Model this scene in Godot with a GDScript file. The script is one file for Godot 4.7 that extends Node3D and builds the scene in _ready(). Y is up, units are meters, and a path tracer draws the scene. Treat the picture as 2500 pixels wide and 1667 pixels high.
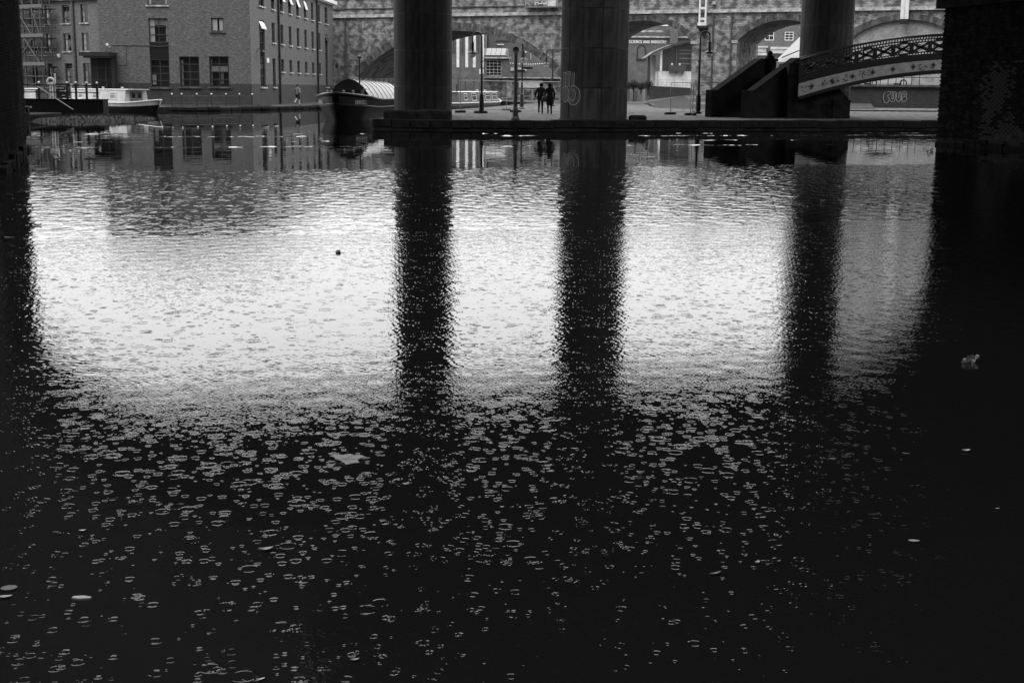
extends Node3D
# A canal basin in the rain, seen from under a brick arch: water, an iron viaduct on columns, a brick warehouse, boats and a stone viaduct.

var mats := {}
var taken := {}
var rng := RandomNumberGenerator.new()
var VF: Transform3D      # frame of the two near viaducts: x along them, -z across and away
const DEEP := -1.2

# ---------------------------------------------------------------- mesh builder
class MB:
	var v := PackedVector3Array()
	var n := PackedVector3Array()
	var i := PackedInt32Array()
	var c := PackedColorArray()
	var uv := PackedVector2Array()
	func quad(a: Vector3, b: Vector3, d: Vector3, e: Vector3) -> void:   # counter-clockwise seen from outside
		var nn := (b - a).cross(d - a)
		if nn.length_squared() < 1e-14:
			nn = (d - a).cross(e - a)
		nn = nn.normalized()
		var k := v.size()
		v.append_array([a, b, d, e])
		n.append_array([nn, nn, nn, nn])
		i.append_array([k, k + 2, k + 1, k, k + 3, k + 2])
	func tri(a: Vector3, b: Vector3, d: Vector3) -> void:
		var nn := (b - a).cross(d - a).normalized()
		var k := v.size()
		v.append_array([a, b, d])
		n.append_array([nn, nn, nn])
		i.append_array([k, k + 2, k + 1])
	func hexa(p: Array) -> void:   # four corners below then four above, each counter-clockwise seen from above
		quad(p[3], p[2], p[1], p[0])
		quad(p[4], p[5], p[6], p[7])
		for k in 4:
			var l := (k + 1) % 4
			quad(p[k], p[l], p[l + 4], p[k + 4])
	func box(m: Vector3, s: Vector3, b := Basis()) -> void:
		var p := []
		for y in [-0.5, 0.5]:
			for q in [Vector2(-0.5, 0.5), Vector2(0.5, 0.5), Vector2(0.5, -0.5), Vector2(-0.5, -0.5)]:
				p.append(m + b * Vector3(q.x * s.x, y * s.y, q.y * s.z))
		hexa(p)
	func slab(m: Vector3, s: Vector3, ch: float, b := Basis()) -> void:   # a block with chamfered upper and side edges
		var h := s * 0.5
		var rings := [[-h.y, 0.0], [h.y - ch, 0.0], [h.y, ch]]
		var rows := []
		for r in rings:
			var row := []
			var x: float = h.x - r[1]
			var z: float = h.z - r[1]
			for q in [Vector2(-x, z - ch), Vector2(-x + ch, z), Vector2(x - ch, z), Vector2(x, z - ch), Vector2(x, -z + ch), Vector2(x - ch, -z), Vector2(-x + ch, -z), Vector2(-x, -z + ch)]:
				row.append(m + b * Vector3(q.x, r[0], q.y))
			rows.append(row)
		for k in 2:
			for q in 8:
				var l := (q + 1) % 8
				quad(rows[k][q], rows[k][l], rows[k + 1][l], rows[k + 1][q])
		for q in range(1, 7):
			tri(rows[2][0], rows[2][q], rows[2][q + 1])
			tri(rows[0][0], rows[0][q + 1], rows[0][q])
	func beam(a: Vector3, b: Vector3, w: float, h: float, up := Vector3.UP) -> void:
		var d := (b - a)
		var z := d.normalized()
		var x := up.cross(z)
		if x.length() < 0.01:
			x = Vector3.RIGHT.cross(z)
		x = x.normalized()
		box((a + b) * 0.5, Vector3(w, h, d.length()), Basis(x, z.cross(x), z))
	func tube(pts: Array, r0: float, r1: float, seg := 8, caps := true) -> void:
		var first := v.size()
		var x := Vector3.ZERO
		for k in pts.size():
			var d: Vector3 = ((pts[min(k + 1, pts.size() - 1)] as Vector3) - (pts[max(k - 1, 0)] as Vector3)).normalized()
			if x == Vector3.ZERO:
				x = d.cross(Vector3.UP if abs(d.y) < 0.9 else Vector3.RIGHT).normalized()
			else:
				x = (x - d * x.dot(d)).normalized()
			var y := d.cross(x)
			var r := lerpf(r0, r1, float(k) / max(pts.size() - 1, 1))
			for q in seg:
				var a := TAU * q / seg
				var o := x * cos(a) + y * sin(a)
				v.append((pts[k] as Vector3) + o * r)
				n.append(o)
		for k in pts.size() - 1:
			for q in seg:
				var l := (q + 1) % seg
				var a := first + k * seg + q
				var b := first + k * seg + l
				i.append_array([a, b + seg, b, a, a + seg, b + seg])
		if caps:
			for e in [0, pts.size() - 1]:
				var base: int = first + e * seg
				for q in range(1, seg - 1):
					if e == 0:
						tri(v[base], v[base + q + 1], v[base + q])
					else:
						tri(v[base], v[base + q], v[base + q + 1])
	func lathe(pr: Array, seg := 16, o := Vector3.ZERO, sx := 1.0, sz := 1.0) -> void:   # profile of (radius, height) from below upwards
		for k in pr.size() - 1:
			var p: Vector2 = pr[k]
			var q: Vector2 = pr[k + 1]
			var sl := Vector2(q.y - p.y, p.x - q.x).normalized()
			var first := v.size()
			for j in seg + 1:
				var a := TAU * j / seg
				var d := Vector3(cos(a) * sx, 0, sin(a) * sz)
				var nn := Vector3(cos(a) * sl.x / sx, sl.y, sin(a) * sl.x / sz).normalized()
				v.append(o + d * p.x + Vector3.UP * p.y)
				n.append(nn)
				v.append(o + d * q.x + Vector3.UP * q.y)
				n.append(nn)
			for j in seg:
				var f := first + j * 2
				i.append_array([f, f + 2, f + 3, f, f + 3, f + 1])
	func ext(poly: PackedVector2Array, z0: float, z1: float, b := Transform3D()) -> void:   # an outline in x,y given depth from z0 to z1
		var pl := poly
		if Geometry2D.is_polygon_clockwise(pl):
			pl = poly.duplicate()
			pl.reverse()
		var t := Geometry2D.triangulate_polygon(pl)
		for k in range(0, t.size(), 3):
			var a := pl[t[k]]
			var p := pl[t[k + 1]]
			var q := pl[t[k + 2]]
			if (p - a).cross(q - a) < 0:
				var w := p
				p = q
				q = w
			tri(b * Vector3(a.x, a.y, z1), b * Vector3(p.x, p.y, z1), b * Vector3(q.x, q.y, z1))
			tri(b * Vector3(a.x, a.y, z0), b * Vector3(q.x, q.y, z0), b * Vector3(p.x, p.y, z0))
		for k in pl.size():
			var a := pl[k]
			var p := pl[(k + 1) % pl.size()]
			quad(b * Vector3(a.x, a.y, z0), b * Vector3(p.x, p.y, z0), b * Vector3(p.x, p.y, z1), b * Vector3(a.x, a.y, z1))
	func skin(rows: Array, flip := false) -> void:   # rows of points joined into one smooth sheet
		var first := v.size()
		var w: int = rows[0].size()
		for r in rows.size():
			for k in w:
				var du: Vector3 = rows[r][min(k + 1, w - 1)] - rows[r][max(k - 1, 0)]
				var dv: Vector3 = rows[min(r + 1, rows.size() - 1)][k] - rows[max(r - 1, 0)][k]
				var nn := du.cross(dv).normalized()
				v.append(rows[r][k])
				n.append(-nn if flip else nn)
		for r in rows.size() - 1:
			for k in w - 1:
				var a := first + r * w + k
				if flip:
					i.append_array([a, a + 1, a + w + 1, a, a + w + 1, a + w])
				else:
					i.append_array([a, a + w + 1, a + 1, a, a + w, a + w + 1])
	func wall(x0: float, x1: float, y0: float, y1: float, holes: Array, deep: float, z := 0.0, reveal := true) -> void:   # a wall face towards +z with openings and their reveals
		var xs := [x0, x1]
		var ys := [y0, y1]
		for h in holes:
			for e in [h[0], h[2]]:
				if not xs.has(e) and e > x0 and e < x1:
					xs.append(e)
			for e in [h[1], h[3]]:
				if not ys.has(e) and e > y0 and e < y1:
					ys.append(e)
		xs.sort()
		ys.sort()
		for b in ys.size() - 1:
			var start := -1
			for a in xs.size():
				var open := a == xs.size() - 1
				if not open:
					var mx: float = (xs[a] + xs[a + 1]) * 0.5
					var my: float = (ys[b] + ys[b + 1]) * 0.5
					for h in holes:
						if mx > h[0] and mx < h[2] and my > h[1] and my < h[3]:
							open = true
							break
				if open:
					if start >= 0:
						quad(Vector3(xs[start], ys[b], z), Vector3(xs[a], ys[b], z), Vector3(xs[a], ys[b + 1], z), Vector3(xs[start], ys[b + 1], z))
					start = -1
				elif start < 0:
					start = a
		for h in (holes if reveal else []):
			var p := [Vector3(h[0], h[1], z), Vector3(h[2], h[1], z), Vector3(h[2], h[3], z), Vector3(h[0], h[3], z)]
			var bk := Vector3(0, 0, -deep)
			for k in 4:
				var q: Vector3 = p[(k + 1) % 4]
				quad(p[k], q, q + bk, p[k] + bk)
	func mesh(m: Material) -> ArrayMesh:
		var a := []
		a.resize(Mesh.ARRAY_MAX)
		a[Mesh.ARRAY_VERTEX] = v
		a[Mesh.ARRAY_NORMAL] = n
		a[Mesh.ARRAY_INDEX] = i
		if c.size() == v.size():
			a[Mesh.ARRAY_COLOR] = c
		if uv.size() == v.size():
			a[Mesh.ARRAY_TEX_UV] = uv
		var am := ArrayMesh.new()
		am.add_surface_from_arrays(Mesh.PRIMITIVE_TRIANGLES, a)
		am.surface_set_material(0, m)
		return am

# ---------------------------------------------------------------- nodes
func numbered(s: String) -> String:
	taken[s] = taken.get(s, -1) + 1
	return s if taken[s] == 0 else "%s_%03d" % [s, taken[s]]

func thing(nm: String, label: String, cat: String, xf := Transform3D(), group := "") -> Node3D:
	var o := Node3D.new()
	o.name = numbered(nm)
	add_child(o)
	o.transform = xf
	tag(o, label, cat, group)
	return o

func tag(o: Node, label: String, cat: String, group := "") -> void:
	o.set_meta("label", label)
	o.set_meta("category", cat)
	if group:
		o.set_meta("group", group)

func part(par: Node, nm: String, mb: MB, m: Material, at := Transform3D()) -> MeshInstance3D:
	var o := MeshInstance3D.new()
	o.name = nm
	o.mesh = mb.mesh(m)
	o.transform = at
	par.add_child(o, true)
	return o

func inst(par: Node, nm: String, me: Mesh, at: Transform3D, m: Material = null) -> MeshInstance3D:
	var o := MeshInstance3D.new()
	o.name = nm
	o.mesh = me
	o.transform = at
	if m:
		o.material_override = m
	par.add_child(o, true)
	return o

func solo(nm: String, mb: MB, m: Material, label: String, cat: String, xf := Transform3D(), group := "") -> MeshInstance3D:
	var o := part(self, numbered(nm), mb, m, xf)
	tag(o, label, cat, group)
	return o

func struct(nm: String, mb: MB, m: Material, xf := Transform3D()) -> MeshInstance3D:
	var o := part(self, numbered(nm), mb, m, xf)
	o.set_meta("kind", "structure")
	return o

func frame(o: Vector3, dx: Vector3) -> Transform3D:   # x along dx, y up, z to the outside
	var x := Vector3(dx.x, 0, dx.z).normalized()
	return Transform3D(Basis(x, Vector3.UP, x.cross(Vector3.UP)), o)

# ---------------------------------------------------------------- materials
func grey(g: float) -> Color:
	return Color(g, g, g).linear_to_srgb()

func mat(g: float, rough := 0.8, spec := 0.5) -> StandardMaterial3D:
	var key := "%f_%f_%f" % [g, rough, spec]
	if mats.has(key):
		return mats[key]
	var m := StandardMaterial3D.new()
	m.albedo_color = grey(g)
	m.roughness = rough
	m.metallic_specular = spec
	mats[key] = m
	return m

func to_tex(vals: PackedFloat32Array, w: int, h: int) -> ImageTexture:   # linear values 0..1 as a grey colour texture
	var b := PackedByteArray()
	b.resize(w * h)
	for k in w * h:
		b[k] = int(clampf(Color(vals[k], 0, 0).linear_to_srgb().r, 0, 1) * 255.0)
	return ImageTexture.create_from_image(Image.create_from_data(w, h, false, Image.FORMAT_L8, b))

func noise_tex(sd: int, freq: float, oct: int, lo: float, hi: float, mid := 0.5, hard := 1.0, w := 384, sx := 1) -> ImageTexture:
	var f := FastNoiseLite.new()
	f.seed = sd
	f.frequency = freq
	f.fractal_octaves = oct
	f.noise_type = FastNoiseLite.TYPE_SIMPLEX_SMOOTH
	var im := f.get_seamless_image(w, w)
	im.convert(Image.FORMAT_L8)
	var d := im.get_data()
	var vals := PackedFloat32Array()
	vals.resize(w * w)
	for y in w:
		for x in w:
			var t := clampf((d[y * w + (x * sx) % w] / 255.0 - mid) * hard + 0.5, 0, 1)
			vals[y * w + x] = lerpf(lo, hi, t)
	return to_tex(vals, w, w)

var T := {}
func brick_pair(sd: int, across: int, up: int, joint: float, tone: float, lo: float) -> Array:   # colour and height of coursed brick or stone
	var w := 512
	var h := 512
	var r := RandomNumberGenerator.new()
	r.seed = sd
	var tones := []
	for k in across * up:
		tones.append(clampf(r.randfn(0.76, 0.13 if lo > 0.35 else 0.16), lo, 1.0))
	var f := FastNoiseLite.new()
	f.seed = sd
	f.frequency = 0.05
	f.fractal_octaves = 4
	var d := f.get_seamless_image(w, h).get_data()
	var col := PackedFloat32Array()
	var hei := PackedFloat32Array()
	col.resize(w * h)
	hei.resize(w * h)
	for y in h:
		var fy := float(y) / h * up
		var row := int(fy)
		var ey := minf(fy - row, 1.0 - (fy - row)) / up
		for x in w:
			var fx := float(x) / w * across + (0.5 if row % 2 else 0.0)
			var k := int(fx) % across
			var ex := minf(fx - floorf(fx), 1.0 - (fx - floorf(fx))) / across
			var e := minf(ex * 1.53, ey)
			var g: float = d[y * w + x] / 255.0
			var j := smoothstep(joint * 0.6, joint * 1.3, e)
			col[y * w + x] = lerpf(tone, tones[row * across + k], j) * (0.72 + 0.45 * g)
			hei[y * w + x] = j * 0.75 + g * 0.25
	var hi := Image.create_from_data(w, h, false, Image.FORMAT_RF, hei.to_byte_array())
	return [to_tex(col, w, h), ImageTexture.create_from_image(hi)]

func surf(g: float, rough: float, tex: Texture2D, sc: Vector3, det: Texture2D = null, dsc := Vector3.ONE, hei: Texture2D = null, cm := 0.5, spec := 0.4, world := false) -> StandardMaterial3D:
	var m := StandardMaterial3D.new()
	m.albedo_color = grey(g)
	m.roughness = rough
	m.metallic_specular = spec
	m.uv1_triplanar = true
	m.uv1_world_triplanar = world
	m.uv1_triplanar_sharpness = 8.0
	m.uv1_scale = sc
	m.albedo_texture = tex
	if det:
		m.detail_enabled = true
		m.detail_blend_mode = BaseMaterial3D.BLEND_MODE_MUL
		m.detail_albedo = det
		m.detail_uv_layer = BaseMaterial3D.DETAIL_UV_2
		m.uv2_triplanar = true
		m.uv2_world_triplanar = world
		m.uv2_scale = dsc
	if hei:
		m.heightmap_enabled = true
		m.heightmap_texture = hei
		m.heightmap_scale = cm
	return m

func glass(a := 0.25) -> StandardMaterial3D:
	var key := "glass%f" % a
	if mats.has(key):
		return mats[key]
	var m := StandardMaterial3D.new()
	m.albedo_color = Color(0.1, 0.1, 0.1, a)
	m.transparency = BaseMaterial3D.TRANSPARENCY_ALPHA
	m.roughness = 0.03
	m.metallic_specular = 0.5
	mats[key] = m
	return m

func make_materials() -> void:
	var br := brick_pair(3, 8, 16, 0.010, 0.62, 0.4)
	var st := brick_pair(9, 5, 10, 0.008, 0.4, 0.3)
	T.grain = noise_tex(1, 0.06, 5, 0.55, 1.0)
	T.fine = noise_tex(2, 0.2, 4, 0.6, 1.0)
	T.blotch = noise_tex(4, 0.016, 7, 0.45, 1.0, 0.5, 1.9)
	T.soot = noise_tex(5, 0.02, 7, 0.36, 1.0, 0.5, 2.5)
	T.streak = noise_tex(6, 0.025, 6, 0.45, 1.0, 0.5, 2.4, 384, 1)
	T.course = noise_tex(8, 0.03, 6, 0.6, 1.0, 0.5, 1.8)
	T.puddle = noise_tex(13, 0.03, 5, 0.22, 1.0, 0.5, 3.0)
	T.soft = noise_tex(7, 0.01, 3, 0.78, 1.0, 0.5, 1.6)
	var bs := Vector3(1 / 1.84, 1 / 1.2, 1 / 1.84)
	mats.brick_mid = surf(0.185, 0.85, br[0], bs, T.course, Vector3(1 / 5.0, 1 / 1.6, 1 / 5.0), br[1], 0.7)
	mats.brick_wing = surf(0.24, 0.85, br[0], bs, T.course, Vector3(1 / 5.0, 1 / 1.6, 1 / 5.0), br[1], 0.7)
	mats.brick_plinth = surf(0.062, 0.85, br[0], bs, T.soft, Vector3.ONE / 5.0, br[1], 0.7)
	mats.brick_back = surf(0.2, 0.85, br[0], bs, T.soft, Vector3.ONE / 9.0, br[1], 0.6)
	mats.brick_pale = surf(0.5, 0.85, br[0], bs, T.soft, Vector3.ONE / 6.0, br[1], 1.2)
	mats.stone = surf(0.4, 0.9, st[0], Vector3(1 / 2.0, 1 / 1.7, 1 / 2.0), T.soot, Vector3.ONE / 8.0, st[1], 4.0)
	mats.stone_ring = surf(0.13, 0.9, T.grain, Vector3.ONE / 1.6, T.blotch, Vector3.ONE / 5.0, T.grain, 2.0)
	mats.stone_pale = surf(0.62, 0.85, T.grain, Vector3.ONE / 1.7, T.blotch, Vector3.ONE / 4.0)
	mats.stone_dark = surf(0.026, 0.85, T.grain, Vector3.ONE / 1.3, T.blotch, Vector3.ONE / 4.0, T.grain, 1.0, 0.15)
	mats.kerb_stone = surf(0.02, 0.8, T.grain, Vector3.ONE / 0.9, T.blotch, Vector3.ONE / 3.0, T.grain, 0.8, 0.15)
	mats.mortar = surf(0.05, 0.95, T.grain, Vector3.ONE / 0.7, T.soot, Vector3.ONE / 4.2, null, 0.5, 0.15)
	mats.brick_dark = []
	for g in [0.017, 0.025, 0.011]:  # three near-black brick tones
		mats.brick_dark.append(surf(g, 0.95, T.fine, Vector3.ONE / 0.55, T.soot, Vector3.ONE / 3.1, T.fine, 0.4, 0.15))
	mats.lime = surf(0.075, 0.95, T.fine, Vector3.ONE / 0.6, T.blotch, Vector3.ONE / 1.6, T.fine, 0.8, 0.15)
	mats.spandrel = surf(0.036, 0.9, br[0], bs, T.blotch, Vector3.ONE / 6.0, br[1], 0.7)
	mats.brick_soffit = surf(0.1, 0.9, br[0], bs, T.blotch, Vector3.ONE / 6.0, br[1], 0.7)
	mats.concrete = surf(0.4, 0.85, T.grain, Vector3.ONE / 2.0, T.soft, Vector3.ONE / 5.0)
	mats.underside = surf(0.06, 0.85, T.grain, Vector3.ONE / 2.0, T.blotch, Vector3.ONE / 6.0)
	mats.iron = []
	for g in [0.034, 0.041, 0.029, 0.05]:
		mats.iron.append(surf(g, 0.6, T.soft, Vector3.ONE / 2.3, T.streak, Vector3(1 / 2.2, 1 / 14.0, 1 / 2.2), T.grain, 0.2, 0.3))
	mats.black_iron = surf(0.022, 0.45, T.fine, Vector3.ONE / 0.5)
	mats.setts = surf(0.11, 0.75, T.grain, Vector3(1 / 1.2, 1, 1 / 2.4), T.puddle, Vector3(1 / 7.0, 1, 1 / 16.0), T.grain, 2.2, 0.35, true)
	mats.path = surf(0.15, 0.8, T.grain, Vector3(1 / 1.5, 1, 1 / 3.0), T.puddle, Vector3(1 / 5.0, 1, 1 / 14.0), T.grain, 1.2, 0.3, true)
	mats.turf = surf(0.07, 0.95, T.grain, Vector3.ONE / 0.8, T.blotch, Vector3.ONE / 3.0, T.grain, 3.0, 0.2, true)
	mats.earth = surf(0.06, 0.9, T.grain, Vector3.ONE / 1.5, T.blotch, Vector3.ONE / 5.0, T.grain, 2.0, 0.3, true)
	mats.white_paint = surf(0.7, 0.5, T.soft, Vector3.ONE / 3.0)
	mats.band_paint = surf(0.5, 0.55, T.grain, Vector3.ONE / 0.8, T.soft, Vector3.ONE / 1.7)
	mats.hull_black = surf(0.01, 0.5, T.fine, Vector3.ONE / 1.0, null, Vector3.ONE, null, 0.5, 0.25)
	mats.render_pale = surf(0.55, 0.8, T.soft, Vector3.ONE / 4.0)
	mats.tarp = surf(0.48, 0.4, T.grain, Vector3.ONE / 2.5, null, Vector3.ONE, T.grain, 1.0)
	mats.slate = surf(0.06, 0.55, T.fine, Vector3.ONE / 0.8)

# ---------------------------------------------------------------- pieces of buildings
func window(par: Node, wf: Transform3D, h: Array, cols: int, rows: int, o := {}) -> Node3D:
	var deep: float = o.get("deep", 0.14)
	var fw: float = o.get("fw", 0.07)
	var fm: Material = o.get("mat", mat(0.03, 0.5))
	var w: float = h[2] - h[0]
	var t: float = h[3] - h[1]
	var at := wf * Transform3D(Basis(), Vector3(h[0], h[1], 0))
	var b := MB.new()
	for e in [fw * 0.5, w - fw * 0.5]:
		b.box(Vector3(e, t * 0.5, -deep), Vector3(fw, t, 0.07))
	for e in [fw * 0.5, t - fw * 0.5]:
		b.box(Vector3(w * 0.5, e, -deep), Vector3(w - 2 * fw, fw, 0.066))
	for k in range(1, cols):
		b.box(Vector3(w * k / cols, t * 0.5, -deep), Vector3(fw * 0.6, t - 2 * fw, 0.05))
	for k in range(1, rows):
		b.box(Vector3(w * 0.5, t * k / rows, -deep), Vector3(w - 2 * fw, fw * 0.7, 0.045))
	var win := part(par, "window", b, fm, at)
	var g := MB.new()
	g.quad(Vector3(fw, fw, -deep), Vector3(w - fw, fw, -deep), Vector3(w - fw, t - fw, -deep), Vector3(fw, t - fw, -deep))
	part(win, "pane", g, o.get("glass", glass()))
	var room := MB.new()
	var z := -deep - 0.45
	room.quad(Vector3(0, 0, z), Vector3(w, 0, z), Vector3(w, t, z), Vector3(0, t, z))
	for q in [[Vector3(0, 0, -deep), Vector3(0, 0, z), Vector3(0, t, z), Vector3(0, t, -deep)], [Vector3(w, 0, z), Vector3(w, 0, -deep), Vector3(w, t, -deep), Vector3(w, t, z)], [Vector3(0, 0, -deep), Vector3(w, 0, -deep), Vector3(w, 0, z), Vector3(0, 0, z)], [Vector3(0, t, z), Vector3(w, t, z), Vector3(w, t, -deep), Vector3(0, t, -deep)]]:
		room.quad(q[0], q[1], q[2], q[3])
	part(win, "interior", room, mat(0.02, 0.9))  # near-black lining: the dimness of the unlit room is put into its colour
	for c in o.get("curtains", []):   # [from, to, bottom, top, tone] as shares of the opening
		var cm := MB.new()
		var rowa := []
		var rowb := []
		for k in 13:
			var x: float = lerpf(c[0], c[1], k / 12.0) * w
			var zz := -deep - 0.06 + 0.02 * sin(k * 2.1)
			rowa.append(Vector3(x, c[2] * t, zz))
			rowb.append(Vector3(x, c[3] * t, zz))
		cm.skin([rowa, rowb])
		part(win, "curtain", cm, mat(c[4], 0.9))
	if o.get("sill", true):
		var s := MB.new()
		s.box(Vector3(w * 0.5, -0.07, 0.03), Vector3(w + 0.3, 0.12, 0.2))
		part(win, "sill", s, o.get("sill_mat", mats.stone_pale))
	if o.has("sash"):   # a top-hung sash pushed open
		var sb := MB.new()
		var sh: float = t * o.sash
		var bs := Basis(Vector3.RIGHT, -deg_to_rad(o.get("tilt", 24.0)))
		var top := Vector3(w * 0.5, t - fw, -deep + 0.06)
		sb.box(top + bs * Vector3(0, -sh * 0.5, 0), Vector3(w - fw, sh, 0.03), bs)
		part(win, "open_sash", sb, mat(0.05, 0.04, 0.75))
	return win

func pipe(par: Node, wf: Transform3D, x: float, y0: float, y1: float, r := 0.08, m: Material = null) -> void:
	var b := MB.new()
	b.tube([Vector3(x, y0, r + 0.03), Vector3(x, y1, r + 0.03)], r, r, 8)
	for k in int((y1 - y0) / 1.8):
		b.lathe([Vector2(r, 0), Vector2(r * 1.35, 0.01), Vector2(r * 1.35, 0.09), Vector2(r, 0.1)], 8, Vector3(x, y0 + 0.6 + k * 1.8, r + 0.03))
	part(par, "drainpipe", b, m if m else mats.black_iron, wf)

func bracket_lamp(par: Node, wf: Transform3D, x: float, y: float) -> void:
	var b := MB.new()
	b.tube([Vector3(x, y, 0), Vector3(x, y + 0.35, 0.15), Vector3(x, y + 0.4, 0.45), Vector3(x, y + 0.25, 0.5)], 0.025, 0.025, 6)
	b.lathe([Vector2(0.02, 0), Vector2(0.16, 0.02), Vector2(0.2, 0.35), Vector2(0.26, 0.37), Vector2(0.05, 0.55), Vector2(0.0, 0.56)], 6, Vector3(x, y - 0.32, 0.5))
	part(par, "wall_lantern", b, mats.black_iron, wf)

func warehouse() -> void:
	var bld := thing("warehouse_building", "long brick warehouse with a gable end, three storeys and dark plinth beside the water", "building")
	var C := Vector3(-21.856, 0, -112.0)
	var sd := Vector3(0.0358, 0, -0.99936)
	var gd := Vector3(0.99936, 0, 0.0358)
	var gw := 12.69
	var G := frame(C - gd * gw, gd)
	var S := frame(C, sd)
	var L := 40.4
	var holes := [[4.21, 1.66, 5.83, 7.26], [6.67, 1.72, 8.34, 4.19], [9.17, 1.74, 10.82, 4.23], [9.45, 6.25, 10.48, 7.33], [4.21, 8.33, 5.87, 10.1]]
	var b := MB.new()
	b.wall(0, gw, 2.0, 11.2, holes, 0.15)
	b.tri(Vector3(0, 11.2, 0), Vector3(gw, 11.2, 0), Vector3(gw * 0.5, 12.2, 0))
	part(bld, "wall", b, mats.brick_mid, G)
	b = MB.new()
	b.wall(0, gw, -0.3, 2.0, holes, 0.15, 0.0, false)
	part(bld, "plinth", b, mats.brick_plinth, G)
	var dk := mat(0.025, 0.5)
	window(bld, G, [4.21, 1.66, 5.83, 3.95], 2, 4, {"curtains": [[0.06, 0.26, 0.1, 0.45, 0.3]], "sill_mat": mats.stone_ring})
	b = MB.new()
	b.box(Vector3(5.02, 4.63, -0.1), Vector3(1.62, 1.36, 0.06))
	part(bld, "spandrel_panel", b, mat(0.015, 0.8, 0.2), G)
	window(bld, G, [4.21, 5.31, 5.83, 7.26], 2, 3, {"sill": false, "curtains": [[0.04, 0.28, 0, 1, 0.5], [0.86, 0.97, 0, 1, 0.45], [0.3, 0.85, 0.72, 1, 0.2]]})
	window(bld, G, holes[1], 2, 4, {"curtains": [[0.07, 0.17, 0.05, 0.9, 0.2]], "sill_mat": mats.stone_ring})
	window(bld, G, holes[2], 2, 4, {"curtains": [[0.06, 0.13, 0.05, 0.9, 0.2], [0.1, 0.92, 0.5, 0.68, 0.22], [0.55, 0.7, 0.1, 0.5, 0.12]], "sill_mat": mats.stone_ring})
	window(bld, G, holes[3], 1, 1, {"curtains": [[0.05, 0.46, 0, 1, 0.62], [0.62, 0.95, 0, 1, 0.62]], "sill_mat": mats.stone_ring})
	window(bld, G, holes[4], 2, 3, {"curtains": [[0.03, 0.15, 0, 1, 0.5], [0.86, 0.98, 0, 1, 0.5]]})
	# a cable and a lamp on the gable
	b = MB.new()
	b.tube([Vector3(1.1, 5.05, 0.03), Vector3(4.1, 5.05, 0.03), Vector3(5.0, 4.98, 0.03), Vector3(6.0, 5.06, 0.03)], 0.03, 0.03, 6)
	b.tube([Vector3(2.25, 5.05, 0.03), Vector3(2.25, 3.45, 0.03), Vector3(1.0, 3.45, 0.03)], 0.02, 0.02, 6)
	part(bld, "cable", b, mat(0.05), G)
	b = MB.new()
	b.tube([Vector3(0.95, 4.9, 0), Vector3(0.95, 4.9, 0.35)], 0.03, 0.03, 6)
	b.lathe([Vector2(0.0, -0.1), Vector2(0.12, -0.08), Vector2(0.13, 0.03), Vector2(0.0, 0.1)], 10, Vector3(0.8, 5.1, 0.35))
	part(bld, "floodlight", b, mats.white_paint, G)
	# side wall
	holes = []
	var cx := [8.9, 12.6, 16.35, 20.15, 24.05, 27.85, 31.65]
	for x in cx:
		holes.append([x - 0.65, 8.55, x + 0.65, 10.3])
		holes.append([x - 0.63, 5.65, x + 0.63, 7.39])
		if x > 9:
			holes.append([x - 0.64, 3.15, x + 0.64, 4.28])
	holes.append([8.3, 1.77, 9.5, 4.28])
	holes.append([3.35, 8.55, 5.4, 10.3])
	holes.append([3.35, 1.76, 5.4, 7.37])
	holes.append([35.1, 8.55, 36.9, 10.3])
	holes.append([35.1, 1.79, 36.8, 7.4])
	b = MB.new()
	b.wall(0, L, 2.0, 11.2, holes, 0.15)
	part(bld, "wall", b, mats.brick_mid, S)
	b = MB.new()
	b.wall(0, L, -0.3, 2.0, holes, 0.15, 0.0, false)
	part(bld, "plinth", b, mats.brick_plinth, S)
	var kk := 0
	for h in holes:
		kk += 1
		var o := {"sill_mat": mats.stone_pale}
		var tall: float = h[3] - h[1]
		if h[1] > 8 and h[0] < 27:
			o.sash = 0.52
			o.tilt = 16.0 + 3.0 * (kk % 4)
		if kk % 3 == 0:
			o.curtains = [[0.05, 0.35, 0, 0.5, 0.35]]
		if tall > 5:
			o.sash = 0.13
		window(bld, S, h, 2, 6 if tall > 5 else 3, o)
	for x in [10.8, 30.0]:
		pipe(bld, S, x, 0.2, 10.8, 0.1)
	bracket_lamp(bld, S, 2.2, 4.6)
	bracket_lamp(bld, S, 39.5, 4.2)
	b = MB.new()
	b.box(Vector3(6.3, 4.05, 0.03), Vector3(0.9, 0.4, 0.04))
	part(bld, "sign_plate", b, mats.white_paint, S)
	b = MB.new()
	b.box(Vector3(L * 0.5 + 0.1, 11.0, 0.2), Vector3(L + 0.6, 0.38, 0.5))
	b.box(Vector3(L * 0.5 + 0.1, 10.75, 0.1), Vector3(L + 0.3, 0.13, 0.22))
	part(bld, "cornice", b, mats.white_paint, S)
	# roof, back walls
	var A := G.affine_inverse()
	b = MB.new()
	var e := L + 0.3
	for q in [[-0.4, gw * 0.5, 11.05, 12.25], [gw + 0.4, gw * 0.5, 11.05, 12.25]]:
		var p0 := Vector3(q[0], q[2], 0.3)
		var p1 := Vector3(q[1], q[3], 0.3)
		var bk := Vector3(0, 0, -e - 0.3)
		var up := Vector3(0, 0.14, 0)
		if q[0] < 1:
			b.hexa([p0 , p1, p1 + bk, p0 + bk, p0 + up, p1 + up, p1 + bk + up, p0 + bk + up])
		else:
			b.hexa([p1, p0, p0 + bk, p1 + bk, p1 + up, p0 + up, p0 + bk + up, p1 + bk + up])
	part(bld, "roof", b, mats.slate, G)
	b = MB.new()
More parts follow.
